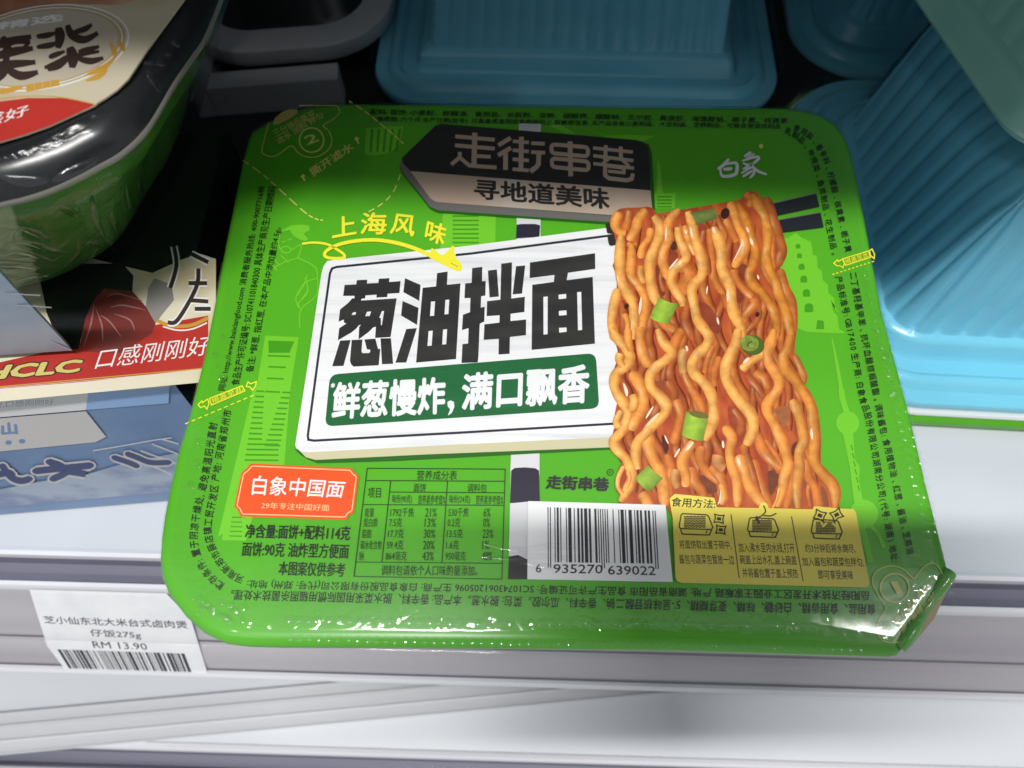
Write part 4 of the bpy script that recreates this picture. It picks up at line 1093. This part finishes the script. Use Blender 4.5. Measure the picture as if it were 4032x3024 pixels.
mat_sauce = mat('print_sauce', S(170, 68, 42, 0.9), 0.34, noise=(S(214, 112, 54, 0.9), (330, 120, 200), 0.38, 0.72))
T.poly(zF, sil, mat_sauce)
deep = (0.52, 0.14, 0.036); mid = (0.72, 0.235, 0.048); warm = (0.95, 0.40, 0.085); lite = (1.0, 0.51, 0.125)
rr_ = random.Random(11)
Ledge = [(150,110),(300,110),(480,110),(700,80),(850,115),(950,95),(1100,110),(1270,90),(1400,130),(1600,130)]
Redge = [(150,820),(300,850),(430,850),(600,900),(740,925),(900,955),(1000,970),(1180,1030),(1400,1040),(1600,1120)]
def interp(tab, y):
    for (y0, x0), (y1, x1) in zip(tab, tab[1:]):
        if y <= y1: return x0 + (x1-x0)*max(0, (y-y0))/(y1-y0)
    return tab[-1][1]
for i in range(17):
    u = (i+0.5)/17; y0_ = rr_.choice([190, 230, 420, 600]); y1_ = rr_.choice([1000, 1250, 1560, 1560]); ph = rr_.uniform(0, 6.28); pts = []
    y = y0_
    while y <= y1_:
        L_, R2 = interp(Ledge, y), interp(Redge, y)
        pts.append((min(max(L_+(R2-L_)*u + 24*math.sin(y/62+ph), L_+14), R2-14), y)); y += 42
    ribbon(T, zF, pts, rr_.uniform(34, 50), rr_.choice([deep, deep, (0.46, 0.12, 0.034), (0.62, 0.19, 0.04)]), hl=0.22, seed=i, dark=0.35)
# dark gaps
for z_, pts, c_ in ((z1, [(700,700),(760,690),(800,760),(720,880),(690,860)], (0.20,.035,.015,1)), (z1, [(560,850),(640,900),(660,1150),(600,1180),(560,1000)], (0.16,.03,.014,1)), (z1, [(1020,430),(1110,430),(1130,700),(1090,840),(1060,650)], (0.22,.035,.016,1)),
                    (z1, [(720,620),(770,590),(780,680),(720,680)], (0.06,.02,.012,1)), (z2, [(480,850),(580,860),(560,960),(600,1040),(520,1000)], (0.15,.03,.014,1)), (z2, [(60,1250),(170,1300),(300,1500),(240,1600),(120,1480),(50,1380)], (0.20,.035,.016,1)),
                    (z2, [(470,1060),(540,1180),(520,1260),(470,1250)], (0.18,.03,.015,1)), (z3, [(420,500),(580,470),(700,600),(720,760),(620,800),(590,640)], (0.24,.05,.018,1)), (z3, [(520,960),(560,1000),(580,1080),(550,1120),(520,1040)], (0.07,.015,.01,1)),
                    (z3, [(860,1330),(960,1350),(1020,1470),(900,1480)], (0.14,.035,.016,1)), (z4, [(80,700),(220,790),(240,980),(150,1080),(110,960)], (0.24,.04,.02,1)), (z4, [(440,1290),(540,1320),(510,1440),(460,1500)], (0.12,.03,.014,1)),
                    (z4, [(780,1300),(820,1320),(790,1450),(765,1420)], (0.18,.05,.02,1)), (z4, [(920,1420),(970,1480),(990,1600),(930,1600)], (0.18,.05,.02,1)), (z4, [(500,720),(620,700),(640,800),(580,890),(530,800)], (0.26,.08,.03,1)), (z4, [(660,1050),(710,1020),(690,1140),(655,1130)], (0.10,.02,.012,1)), (z4, [(430,1020),(530,1130),(570,1230),(470,1120)], (0.12,.03,.014,1))):
    flat_col(zO, [tuple(p) for p in catmull([z_(p) for p in pts], 5, True)], (min(1, c_[0]*1.45), c_[1]*1.6, c_[2]*1.5, 1))
def rb(z, pts, wd, base, hl=0.5, **kw):
    rb.n += 1
    wd = wd*1.24; s_ = {id(z1): 450/1244, id(z2): 450/1244, id(z3): 480/1106, id(z4): 480/1106}[id(z)]
    ribbon(T, z, pts, wd*s_, base, hl=hl, seed=100+rb.n, **kw)
rb.n = 0
# behind
rb(z3, [(720,400),(780,530),(860,660),(890,760)], 70, mid); rb(z3, [(570,470),(630,580),(600,700)], 70, deep); rb(z4, [(320,390),(400,440),(440,540)], 70, mid); rb(z4, [(250,420),(340,520),(400,620)], 60, deep)
rb(z4, [(350,950),(390,1080),(470,1180),(560,1260)], 90, mid); rb(z4, [(420,1000),(500,1120),(570,1230)], 40, mid)
rb(z2, [(170,460),(190,640),(200,820),(220,1000),(320,1160)], 80, mid, hl=0.2); rb(z2, [(350,350),(420,500),(470,600)], 80, mid); rb(z2, [(420,900),(470,1020),(560,1130),(640,1200)], 80, mid)
rb(z2, [(640,1210),(660,1280),(560,1400),(540,1480)], 90, mid); rb(z2, [(720,1340),(690,1440),(620,1530),(560,1600)], 60, deep)
rb(z1, [(820,880),(900,900),(920,1000),(850,1100),(880,1180)], 150, mid, hl=0.2); rb(z3, [(980,150),(930,280),(900,400)], 50, mid); rb(z3, [(1040,250),(990,400),(1000,520)], 60, mid)
rb(z1, [(560,1300),(640,1480),(760,1560)], 90, mid, hl=.3); rb(z3, [(700,0),(640,120),(600,250)], 80, mid, hl=.3)
rb(z3, [(880,1060),(860,1160),(900,1260),(980,1330),(1100,1400)], 80, mid); rb(z4, [(820,1600),(800,1450),(850,1380),(890,1460),(900,1600)], 34, mid, hl=.6)
rb(z4, [(310,1180),(330,1300),(380,1420),(440,1560),(450,1640)], 80, mid, hl=.4); rb(z4, [(240,1120),(290,1260),(330,1420),(350,1500)], 60, deep, hl=.3); rb(z4, [(780,1180),(800,1320),(870,1450),(900,1620)], 80, mid, hl=.3); rb(z4, [(660,1200),(650,1340),(640,1480),(600,1620)], 76, mid, hl=.4)
rb(z3, [(780,1250),(800,1360),(880,1470),(900,1560)], 80, mid, hl=.4); rb(z3, [(960,1240),(1040,1330),(1080,1440),(1090,1560)], 80, mid, hl=.3); rb(z3, [(560,1130),(600,1260),(580,1400),(610,1560)], 70, mid, hl=.4); rb(z2, [(110,480),(90,640),(140,800),(160,960)], 70, deep, hl=.3)
rb(z3, [(640,640),(690,760),(660,900),(620,1040)], 74, mid, hl=.4); rb(z3, [(520,560),(500,640),(540,740)], 60, deep, hl=.3); rb(z4, [(130,720),(200,840),(180,960)], 70, deep, hl=.3); rb(z1, [(620,900),(610,1020),(650,1140)], 50, deep, hl=.3)
# right edge
rb(z2, [(780,120),(840,260),(880,420),(930,560),(960,680),(930,790),(900,870)], 96, (0.50,.15,.035), hl=0.3); rb(z2, [(930,900),(970,1020),(1000,1130),(1060,1250),(1080,1400),(1070,1600)], 92, (0.62,.20,.04), hl=0.4)
rb(z4, [(680,240),(730,340),(760,430),(745,500)], 60, (0.62,.24,.06), hl=.5)
rb(z2, [(520,1600),(0,0)] if False else [(830,430),(860,600),(850,740),(870,900)], 60, mid, hl=.3)
# left group
rb(z1, [(450,250),(370,350),(330,470),(260,590)], 92, warm); rb(z1, [(270,260),(250,380),(220,470)], 80, mid); rb(z1, [(160,280),(110,400),(150,480),(230,500)], 90, warm, hl=.2)
rb(z1, [(500,450),(480,560),(410,660),(390,780)], 72, warm); rb(z1, [(260,600),(290,640),(350,620)], 60, mid)
rb(z1, [(290,620),(290,760),(280,900),(300,990),(370,1080),(430,1190),(440,1330),(410,1480),(385,1660)], 84, warm, hl=0.7)
rb(z1, [(400,860),(390,950),(430,1050)], 80, (0.80,.36,.07), hl=.4)
rb(z1, [(180,530),(165,700),(165,860),(175,1000),(220,1120),(290,1230),(320,1390),(300,1660)], 100, lite, hl=.35); rb(z1, [(150,1110),(100,1280),(75,1480),(120,1670)], 90, lite, hl=.3)
rb(z1, [(210,1380),(250,1480),(240,1660)], 60, warm, hl=.2)
rb(z3, [(60,-10),(110,80),(180,160),(230,250),(190,340),(110,400),(85,490),(110,580),(170,670),(210,760),(190,860),(150,930),(85,1010),(110,1090),(190,1170),(235,1260),(245,1350),(200,1460),(140,1560)], 80, lite, hl=.35)
rb(z3, [(140,220),(130,280),(170,340)], 60, lite, hl=.6); rb(z3, [(150,740),(105,830),(130,890)], 60, lite, hl=.6)
rb(z3, [(320,-20),(320,110),(350,240),(405,340)], 80, warm); rb(z3, [(210,0),(215,110),(240,200)], 60, warm, hl=.1)
rb(z3, [(235,390),(310,490),(350,610),(330,730),(270,830),(240,920)], 92, warm, hl=.5); rb(z3, [(250,590),(270,660),(240,740)], 70, lite, hl=.4)
rb(z3, [(385,930),(400,1060),(440,1180),(500,1290),(530,1420),(545,1600)], 96, warm, hl=.3); rb(z3, [(170,1240),(125,1340),(120,1430),(170,1500)], 36, lite, hl=.8); rb(z3, [(210,1290),(225,1360),(190,1440)], 34, lite, hl=.8)
rb(z3, [(330,1480),(380,1560),(400,1640)], 90, warm, hl=.1)
# middle group
rb(z1, [(530,320),(600,420),(595,540),(535,680),(490,820),(490,980),(515,1120),(570,1290)], 98, lite, hl=.25); rb(z1, [(810,250),(720,340),(680,440),(700,560),(640,690),(625,800),(655,900),(690,1010)], 88, warm, hl=.5)
rb(z1, [(870,420),(890,520),(930,640),(990,740)], 66, warm, hl=.9)
rb(z1, [(790,440),(810,560),(860,680),(885,770),(830,840),(745,920),(715,1020),(770,1130),(835,1230),(850,1300)], 88, lite, hl=.5)
rb(z1, [(900,270),(950,400),(975,540),(1020,690),(1060,840),(1050,970),(985,1040),(945,1130),(970,1290),(1005,1440),(1080,1550),(1150,1670)], 94, lite, hl=.5)
rb(z3, [(480,0),(520,110),(600,200),(565,270),(470,340),(410,430),(420,530),(490,600),(560,690),(530,780),(440,860),(365,950),(300,1020),(280,1130),(300,1270)], 82, lite, hl=.5)
rb(z3, [(890,-10),(940,70),(915,160),(840,230),(790,310),(810,400),(880,470),(950,560),(980,680),(985,800),(960,900),(905,1010)], 84, lite, hl=.4)
rb(z3, [(800,1020),(730,1120),(700,1220),(735,1330),(730,1430)], 84, warm, hl=.8); rb(z3, [(650,1270),(630,1350),(660,1440)], 66, (0.70,.34,.10), hl=.2)
rb(z3, [(720,180),(700,290),(715,400)], 70, (0.70,.36,.12), hl=.3); rb(z3, [(1030,1140),(1020,1220),(1080,1270)], 90, (0.66,.30,.10), hl=.2)
# right group
rb(z2, [(390,170),(440,290),(480,420),(545,560),(550,680),(485,790),(430,880)], 90, warm, hl=.7); rb(z2, [(480,180),(560,350),(610,490),(660,630),(670,740),(640,850),(600,950),(640,1060),(740,1150),(830,1280),(880,1400),(905,1540),(890,1660)], 92, (0.72,.27,.04), hl=.45)
rb(z2, [(560,70),(620,130),(600,220)], 80, mid, hl=.2)
rb(z2, [(640,80),(700,200),(770,330),(800,480),(800,620),(785,760),(820,900),(890,1040),(930,1180),(990,1320),(1030,1480),(1060,1670)], 96, (0.78,.32,.05), hl=.35)
rb(z2, [(215,440),(270,580),(300,720),(300,880),(360,1000),(400,1120),(410,1260),(440,1400),(510,1530),(520,1670)], 104, lite, hl=.55)
rb(z4, [(170,0),(150,120),(100,230),(60,340),(65,450),(115,560),(200,670),(280,760),(310,870),(290,960),(240,1050)], 90, lite, hl=.3)
rb(z4, [(400,220),(290,290),(200,370)], 70, lite, hl=.6)
rb(z4, [(500,0),(470,100),(440,210),(450,310),(510,400),(540,490),(510,580),(445,660),(430,740),(500,870),(555,990),(595,1110),(620,1230),(590,1340),(570,1450),(520,1610)], 86, warm, hl=.3)
rb(z4, [(640,50),(620,170),(580,260),(600,360),(680,450),(760,570),(830,700),(850,850),(860,1000),(850,1180),(930,1300),(1020,1400),(1050,1500),(1045,1620)], 90, (0.74,.30,.05), hl=.25)
rb(z4, [(650,640),(710,750),(745,900),(765,1010),(720,1120),(725,1250),(700,1400),(710,1620)], 84, (0.76,.34,.07), hl=.4)
rb(z4, [(40,880),(110,980),(90,1100),(110,1230),(160,1390),(160,1610)], 80, warm, hl=.2); rb(z4, [(170,1140),(220,1260),(260,1400),(330,1510),(420,1610)], 88, warm, hl=.4)
rb(z4, [(10,1400),(40,1500),(20,1590)], 50, warm, hl=.6); rb(z4, [(540,1440),(520,1540),(480,1620)], 22, lite, hl=.9)
# pepper flecks and glaze
for z_, p_, r_ in ((z1,(238,1300),9), (z2,(340,292),17), (z2,(690,1390),8)): T.disc(z_, p_, r_, mat('print_pepper', S(62, 30, 24), 0.35), ry=r_*1.3, rot=0.4)
gz = mat('print_glaze', S(252, 226, 196, 0.95), 0.3)
for z_, pts, w_ in ((z1,[(795,780),(740,850),(695,900)],7),(z1,[(840,800),(800,850)],10),(z1,[(395,1200),(385,1300),(375,1390)],9),(z1,[(140,960),(146,1030)],5),(z3,[(170,490),(195,560),(200,610)],11),(z3,[(440,700),(370,810)],8),(z3,[(490,760),(375,880)],8),(z3,[(540,960),(575,1040)],6),(z3,[(800,1020),(740,1100)],9),(z3,[(680,1080),(630,1160)],8),(z3,[(735,150),(750,200)],9),
                    (z2,[(520,570),(515,640),(430,810)],6),(z2,[(610,560),(640,640)],10),(z2,[(570,440),(600,500)],7),(z2,[(370,1110),(365,1250)],8),(z2,[(690,960),(705,1010)],7),(z2,[(150,1080),(135,1170)],6),(z2,[(250,1420),(270,1500)],8),(z4,[(270,260),(215,310)],11),(z4,[(830,900),(838,1000)],9),(z4,[(160,1160),(185,1240)],11),(z4,[(30,1010),(36,1080)],9),(z3,[(1050,1460),(1040,1550),(1020,1590)],6),(z1,[(930,440),(950,560)],9),(z1,[(870,470),(890,520)],8),(z1,[(670,440),(660,590)],7),(z2,[(205,440),(230,510)],10)):
    T.line(z_, pts, w_, gz, smooth=4, taper=lambda u: 0.25+0.9*math.sin(math.pi*min(max(u, 0.02), 0.98)))
# spring onion pieces
def onion(z, q_, light, dark_, end=None):
    a, b, c, d = [Vector(z(p)) for p in q_]                # a,b one long side ; d,c the other
    V, C, F = [], [], []; n = 9
    for i in range(n):
        u = i/(n-1)
        for k in range(5):
            t_ = k/4
            p = (a*(1-u)+d*u)*(1-t_) + (b*(1-u)+c*u)*t_
            bul = (d-a).normalized()*0 + (b-a).normalized()*(0.06*(b-a).length*math.sin(math.pi*u))*(1 if k == 4 else (1 if k == 0 else 1))
            V.append(((p+bul).x, (p+bul).y))
            g = 0.25+0.75*(math.sin(math.pi*min(1, 0.12+u*0.8))**1.3) if u < 0.45 else 1.0-(u-0.45)*1.25
            col = [dark_[m_]+(light[m_]-dark_[m_])*max(0.0, min(1, g)) for m_ in range(3)]
            C.append((*col, 1))
    for i in range(n-1):
        for k in range(4): F.append((i*5+k, i*5+k+1, (i+1)*5+k+1, (i+1)*5+k))
    T.add(V, F, mat_noodle, C)
    if end: T.disc(zO, z(end[0]), end[1], end[3], ry=end[2], rot=end[4])
LG, DG = (0.40, 0.62, 0.06), (0.07, 0.13, 0.025)
onion(z1, [(925,285),(1185,235),(1215,345),(990,425)], (0.20,.27,.06), (0.05,.08,.03))
onion(z1, [(590,1205),(485,1425),(690,1495),(800,1275)], LG, DG)
eg = mat('print_onion_cut', S(150, 168, 70, 0.9), 0.35, noise=(S(116, 138, 50, 0.9), (700, 700, 700), 0.4, 0.6))
T.disc(z4, (300,145), 47, mat('print_onion_dark', S(84, 104, 34, 0.9), 0.35), ry=39, rot=0.25)
T.disc(z4, (272,130), 37, eg, ry=31, rot=0.2); T.line(z4, [(250,160),(262,130),(300,110)], 7, mat('print_onion_dark', S(0,0,0)))
onion(z3, [(735,745),(695,960),(890,1015),(935,795)], LG, DG)
T.disc(z3, (850,775), 40, mat('print_onion_brown', S(120, 112, 50, 0.9), 0.35), ry=13, rot=0.22)
onion(z3, [(395,1230),(272,1345),(400,1475),(530,1350)], (0.34,.52,.06), DG)
T.build('noodle_picture', lid)

# ---- bar code
T = Print(on_lid)
T.poly(zH, [(1240,384),(2158,410),(2206,925),(1236,906)], m_wht)
Lc = ['0001101','0011001','0010011','0111101','0100011','0110001','0101111','0111011','0110111','0001011']
Gc = ['0100111','0110011','0011011','0100001','0011101','0111001','0000101','0010001','0001001','0010111']
Rc = [''.join('1' if c == '0' else '0' for c in s_) for s_ in Lc]
num = '6935270639022'; par = 'LGGGLL'                      # first digit 6
bits = '101' + ''.join((Lc if par[i] == 'L' else Gc)[int(num[1+i])] for i in range(6)) + '01010' + ''.join(Rc[int(c)] for c in num[7:]) + '101'
def bq(s_, t_, low=1.0):
    top_ = (1370+(2092-1370)*s_, 425+(449-425)*s_); bo = (1372+(2112-1372)*s_, 792+(802-792)*s_)
    return (top_[0]+(bo[0]-top_[0])*t_, top_[1]+(bo[1]-top_[1])*t_)
i = 0
while i < 95:
    if bits[i] == '1':
        j = i
        while j < 95 and bits[j] == '1': j += 1
        lo_ = 1.1 if (i < 3 or 45 <= i < 50 or i >= 92) else 1.0
        T.poly(zH, [bq(i/95, 0), bq(j/95-0.0008, 0), bq(j/95-0.0008, lo_), bq(i/95, lo_)], m_bar); i = j
    else: i += 1
T.text(zH, '6', (1292,862), (1330,863), (1290,805), m_bar, bold=0.01)
T.text(zH, '935270', (1408,866), (1738,870), (1410,805), m_bar, bold=0.01)
T.text(zH, '639022', (1774,876), (2092,880), (1772,815), m_bar, bold=0.01)
T.build('barcode', lid)

# ---- yellow cooking instructions
T = Print(on_lid)
T.poly(zI, [(152,150),(150,115),(185,85),(300,95),(458,112),(470,150),(476,178),(768,183),(780,150),(802,140),(826,152),(834,184),(1142,192),(1150,172),(1180,172),(1330,186),(1425,190),(1442,212),(1535,700),(1528,728),(1505,735),(230,702),(200,690),(190,660),(170,250)], m_yelp)
m_br = mat('print_dark_brown', S(52, 44, 26), 0.4)
T.text(zI, '食用方法:', (158,172), (466,188), (166,106), m_br, tr=(470,124), bold=0.018)
T.line(zI, [(575,225),(632,672)], 4.0, m_br); T.line(zI, [(995,240),(1075,690)], 4.0, m_br)
def ti(s, x0, x1, y, h): T.text(zI, s, (x0+8, y), (x1+8, y+(x1-x0)*0.012), (x0, y-h), m_br, bold=0.008)
ti('将面饼取出置于碗中,', 212, 572, 468, 64); ti('酱包与蔬菜包暂放一边', 212, 592, 570, 66)
ti('加入沸水至内水线,打开', 622, 1012, 492, 70); ti('碗盖上出水孔,盖上碗盖', 632, 1026, 576, 68); ti('并将酱包置于盖上预热', 650, 1036, 666, 66)
ti('约3分钟后将水倒尽,', 1085, 1432, 494, 64); ti('加入酱包和蔬菜包拌匀,', 1065, 1492, 588, 66); ti('即可享受美味', 1176, 1418, 678, 66)
def tray_icon(x, y, s_):
    o = lambda px, py: (x+px*s_, y+py*s_)
    T.line(zI, [o(0,90), o(14,10), o(24,0), o(190,8), o(204,18), o(234,96), o(226,110), o(8,104)], 5, m_br, closed=True)
    T.line(zI, [o(10,106), o(20,136), o(36,142), o(196,148), o(212,140), o(226,112)], 5, m_br, smooth=3)
    T.line(zI, [o(184,138), o(194,118)], 4, m_br)
    for r_ in range(7): T.line(zI, [o(34+k_*12.5, 18+r_*12+(6 if k_ % 2 else 0)) for k_ in range(13)], 4, m_br)
tray_icon(215, 222, 1.0); tray_icon(690, 250, 0.92); tray_icon(1132, 262, 0.92)
def sachet(x, y, s_, a_):
    c_, n_ = math.cos(a_)*s_, math.sin(a_)*s_; o = lambda px, py: (x+px*c_-py*n_, y+px*n_+py*c_)
    T.line(zI, [o(-32,-28), o(0,-22), o(32,-28), o(26,0), o(32,28), o(0,22), o(-32,28), o(-26,0)], 5, m_br, closed=True)
    T.poly(zI, [o(-14,-11), o(14,-11), o(14,11), o(-14,11)], m_br)
sachet(492, 258, 1, 0.1); sachet(504, 334, 1, 0.1); sachet(1192, 235, 1.15, 0.35); sachet(1308, 230, 1.15, -0.5)
T.line(zI, [(800,165),(815,205),(790,235),(760,250),(742,270)], 5, m_br, smooth=4); T.line(zI, [(890,220),(850,238),(800,235)], 5, m_br, smooth=4); T.line(zI, [(750,240),(770,290)], 8, m_br)
T.line(zI, [(1200,280),(1215,310),(1240,285)], 7, m_yelp); T.line(zI, [(1275,285),(1300,310)], 7, m_yelp)
T.build('cooking_panel', lid)

# ---- folded pull tab on the front right corner
a_, b_ = at(2059*_s, 1246*_s, ZL-0.0012), at(1950*_s, 1412*_s, ZL-0.0012)
ax = (b_-a_); nn = Vector((-ax.y, ax.x, 0)).normalized()
if nn.dot(cen-a_) > 0: nn = -nn
rows = []
for i in range(15):
    u = i/14; p = a_.lerp(b_, u); wv = 1+0.25*math.sin(9*u+0.6)
    sec = []
    for k in range(9):
        t_ = R_(-20+200*k/8); rad = 0.00125*wv
        sec.append(p - nn*0.0012 + nn*(math.cos(t_)*rad*-1.0) + Vector((0, 0, math.sin(t_)*rad+0.0004)))
    rows.append(sec)
V = [q for s_ in rows for q in s_]; F = [(i*9+k, i*9+k+1, (i+1)*9+k+1, (i+1)*9+k) for i in range(14) for k in range(8)]
tab = autosmooth(obj('pull_tab', V, F, mat('tab_green', S(112, 196, 84, 0.9), 0.12, 0.8, bump=((500, 500, 500), 0.5, 0.0005)), parent=main), 60)
V, F = solid([a_.lerp(b_, 0.06)+nn*0.0002, a_.lerp(b_, 0.5)+nn*0.0012, a_.lerp(b_, 0.94)+nn*0.0004, a_.lerp(b_, 0.9)-nn*0.001, a_.lerp(b_, 0.1)-nn*0.001], [p-Vector((0,0,0.0004)) for p in (a_.lerp(b_, 0.06)+nn*0.0002, a_.lerp(b_, 0.5)+nn*0.0012, a_.lerp(b_, 0.94)+nn*0.0004, a_.lerp(b_, 0.9)-nn*0.001, a_.lerp(b_, 0.1)-nn*0.001)])
obj('paper_edge', V, F, mat('tab_paper', S(226, 208, 170, 0.9), 0.6), parent=tab)

# ---- clear shrink film over the whole package
m_film = film('package_film', rough=0.11, ior=1.40, scale=(45, 30, 45), dist=0.0012, detail=3, strength=0.5)
rings = [inset(0.0004, ZL-0.0004), inset(0.0010, ZL+0.0004), inset(0.0020, ZL+0.0009), inset(0.0034, ZL+0.0011)]
v, f = loft(rings, False, True)
autosmooth(obj('clear_film', v, f, m_film, parent=main), 60)
m_seal = film('sealed_film', rough=0.06, ior=1.55, scale=(270, 270, 270), dist=0.0008, detail=2, strength=0.5)
v, f = loft([inset(0.0030, ZL+0.0013), inset(0.0042, ZL+0.00145), inset(0.0085, ZL+0.00145), inset(0.0100, ZL+0.0013)], False, False)
autosmooth(obj('sealed_edge', v, f, m_seal, parent=main), 60)
# row of crimped dimples in the film along the seals
V, F = [], []
def dimple(p, r_, h_):
    n0 = len(V); K = 8
    for j in range(4):
        a = j/3*math.pi/2*0.98
        for k in range(K):
            V.append(p + Vector((r_*math.cos(a)*math.cos(2*math.pi*k/K), r_*math.cos(a)*math.sin(2*math.pi*k/K), h_*math.sin(a))))
    for j in range(3):
        for k in range(K): F.append((n0+j*K+k, n0+j*K+(k+1) % K, n0+(j+1)*K+(k+1) % K, n0+(j+1)*K+k))
    F.append(tuple(n0+3*K+k for k in range(K)))
rq = random.Random(3)
for i in range(60):
    u = i/59; dimple(at((1130+40*i*1.0), 2440+0.012*40*i, ZL+0.0015), 0.0009, 0.00015)
for i in range(60): dimple(at(1140+38*i, 2512+0.02*38*i, ZL+0.0008), 0.0008, 0.00015)
for i in range(34): dimple(at(3480+0.24*34*i+rq.uniform(-10, 10), 1240+34*i, ZL+0.0015), 0.0009, 0.00022)
for i in range(30): dimple(at(3408+0.235*36*i, 1080+36*i, ZL+0.0015), 0.0008, 0.0002)
m_dim = film('dimple_film', rough=0.06, ior=1.6, scale=(300, 300, 300), dist=0.0002)
autosmooth(obj('crimped_seal', V, F, m_dim, parent=main), 80)
fv, ff_ = loft(rings, False, True)
wl = []
for i in range(26):
    x, y = rq.uniform(3390, 3520), rq.uniform(1180, 1560); x += 0.24*(y-1250); an = rq.uniform(-0.5, 0.6); L_ = rq.uniform(12, 34)
    wl.append([(x, y), (x+L_*math.cos(an)*0.5, y+L_*math.sin(an)*0.5+4), (x+L_*math.cos(an), y+L_*math.sin(an))])
for i in range(16):
    y = rq.uniform(1220, 1950); x = 905-0.22*(y-1250)+rq.uniform(-40, 60); an = rq.uniform(1.0, 2.4); L_ = rq.uniform(14, 40)
    wl.append([(x, y), (x+L_*math.cos(an)*0.5+3, y+L_*math.sin(an)*0.5), (x+L_*math.cos(an), y+L_*math.sin(an))])
for i in range(26):
    x, y = rq.uniform(760, 960), rq.uniform(2330, 2440); an = rq.uniform(0.2, 1.2); L_ = rq.uniform(14, 46)
    wl.append([(x, y), (x+L_*math.cos(an)*0.5, y+L_*math.sin(an)*0.5+5), (x+L_*math.cos(an), y+L_*math.sin(an))])
for ln in [[(3690,2150),(3720,2200),(3745,2235)], [(3560,2330),(3600,2300),(3620,2290)], [(1500,2590),(1800,2560),(2100,2575),(2500,2590)], [(1900,2140),(2040,2165),(2200,2150),(2360,2170)], [(1880,2190),(2020,2200),(2150,2190),(2320,2215)], [(2060,2215),(2180,2235),(2300,2225)]]:
    folds('film_crease', main, fv, ff_, zO, [ln], 0.0006, m_fold)
folds('film_creases', main, fv, ff_, zO, wl, 0.0006, m_fold)

# ---- the phone that takes the picture: its body shades the lid's front right
ph = thing('phone', 'dark phone held level above the package by the photographer', 'phone', tuple(CAM))
c_ = -FWD*0.004
pts = []
for zz_ in (0, 0.008):
    for p in rounded([(-0.010, -0.0075), (0.130, -0.0075), (0.130, 0.065), (-0.010, 0.065)], 0.012, 6):
        pts.append(CAM + c_ - FWD*zz_ + RIGHT*p.x + DOWN*p.y)
n = len(pts)//2
F = [tuple(range(n)), tuple(range(2*n-1, n-1, -1))] + [(i, n+i, n+(i+1) % n, (i+1) % n) for i in range(n)]
autosmooth(obj('body', pts, F, mat('phone_black', S(30, 30, 34), 0.3), parent=ph), 30)
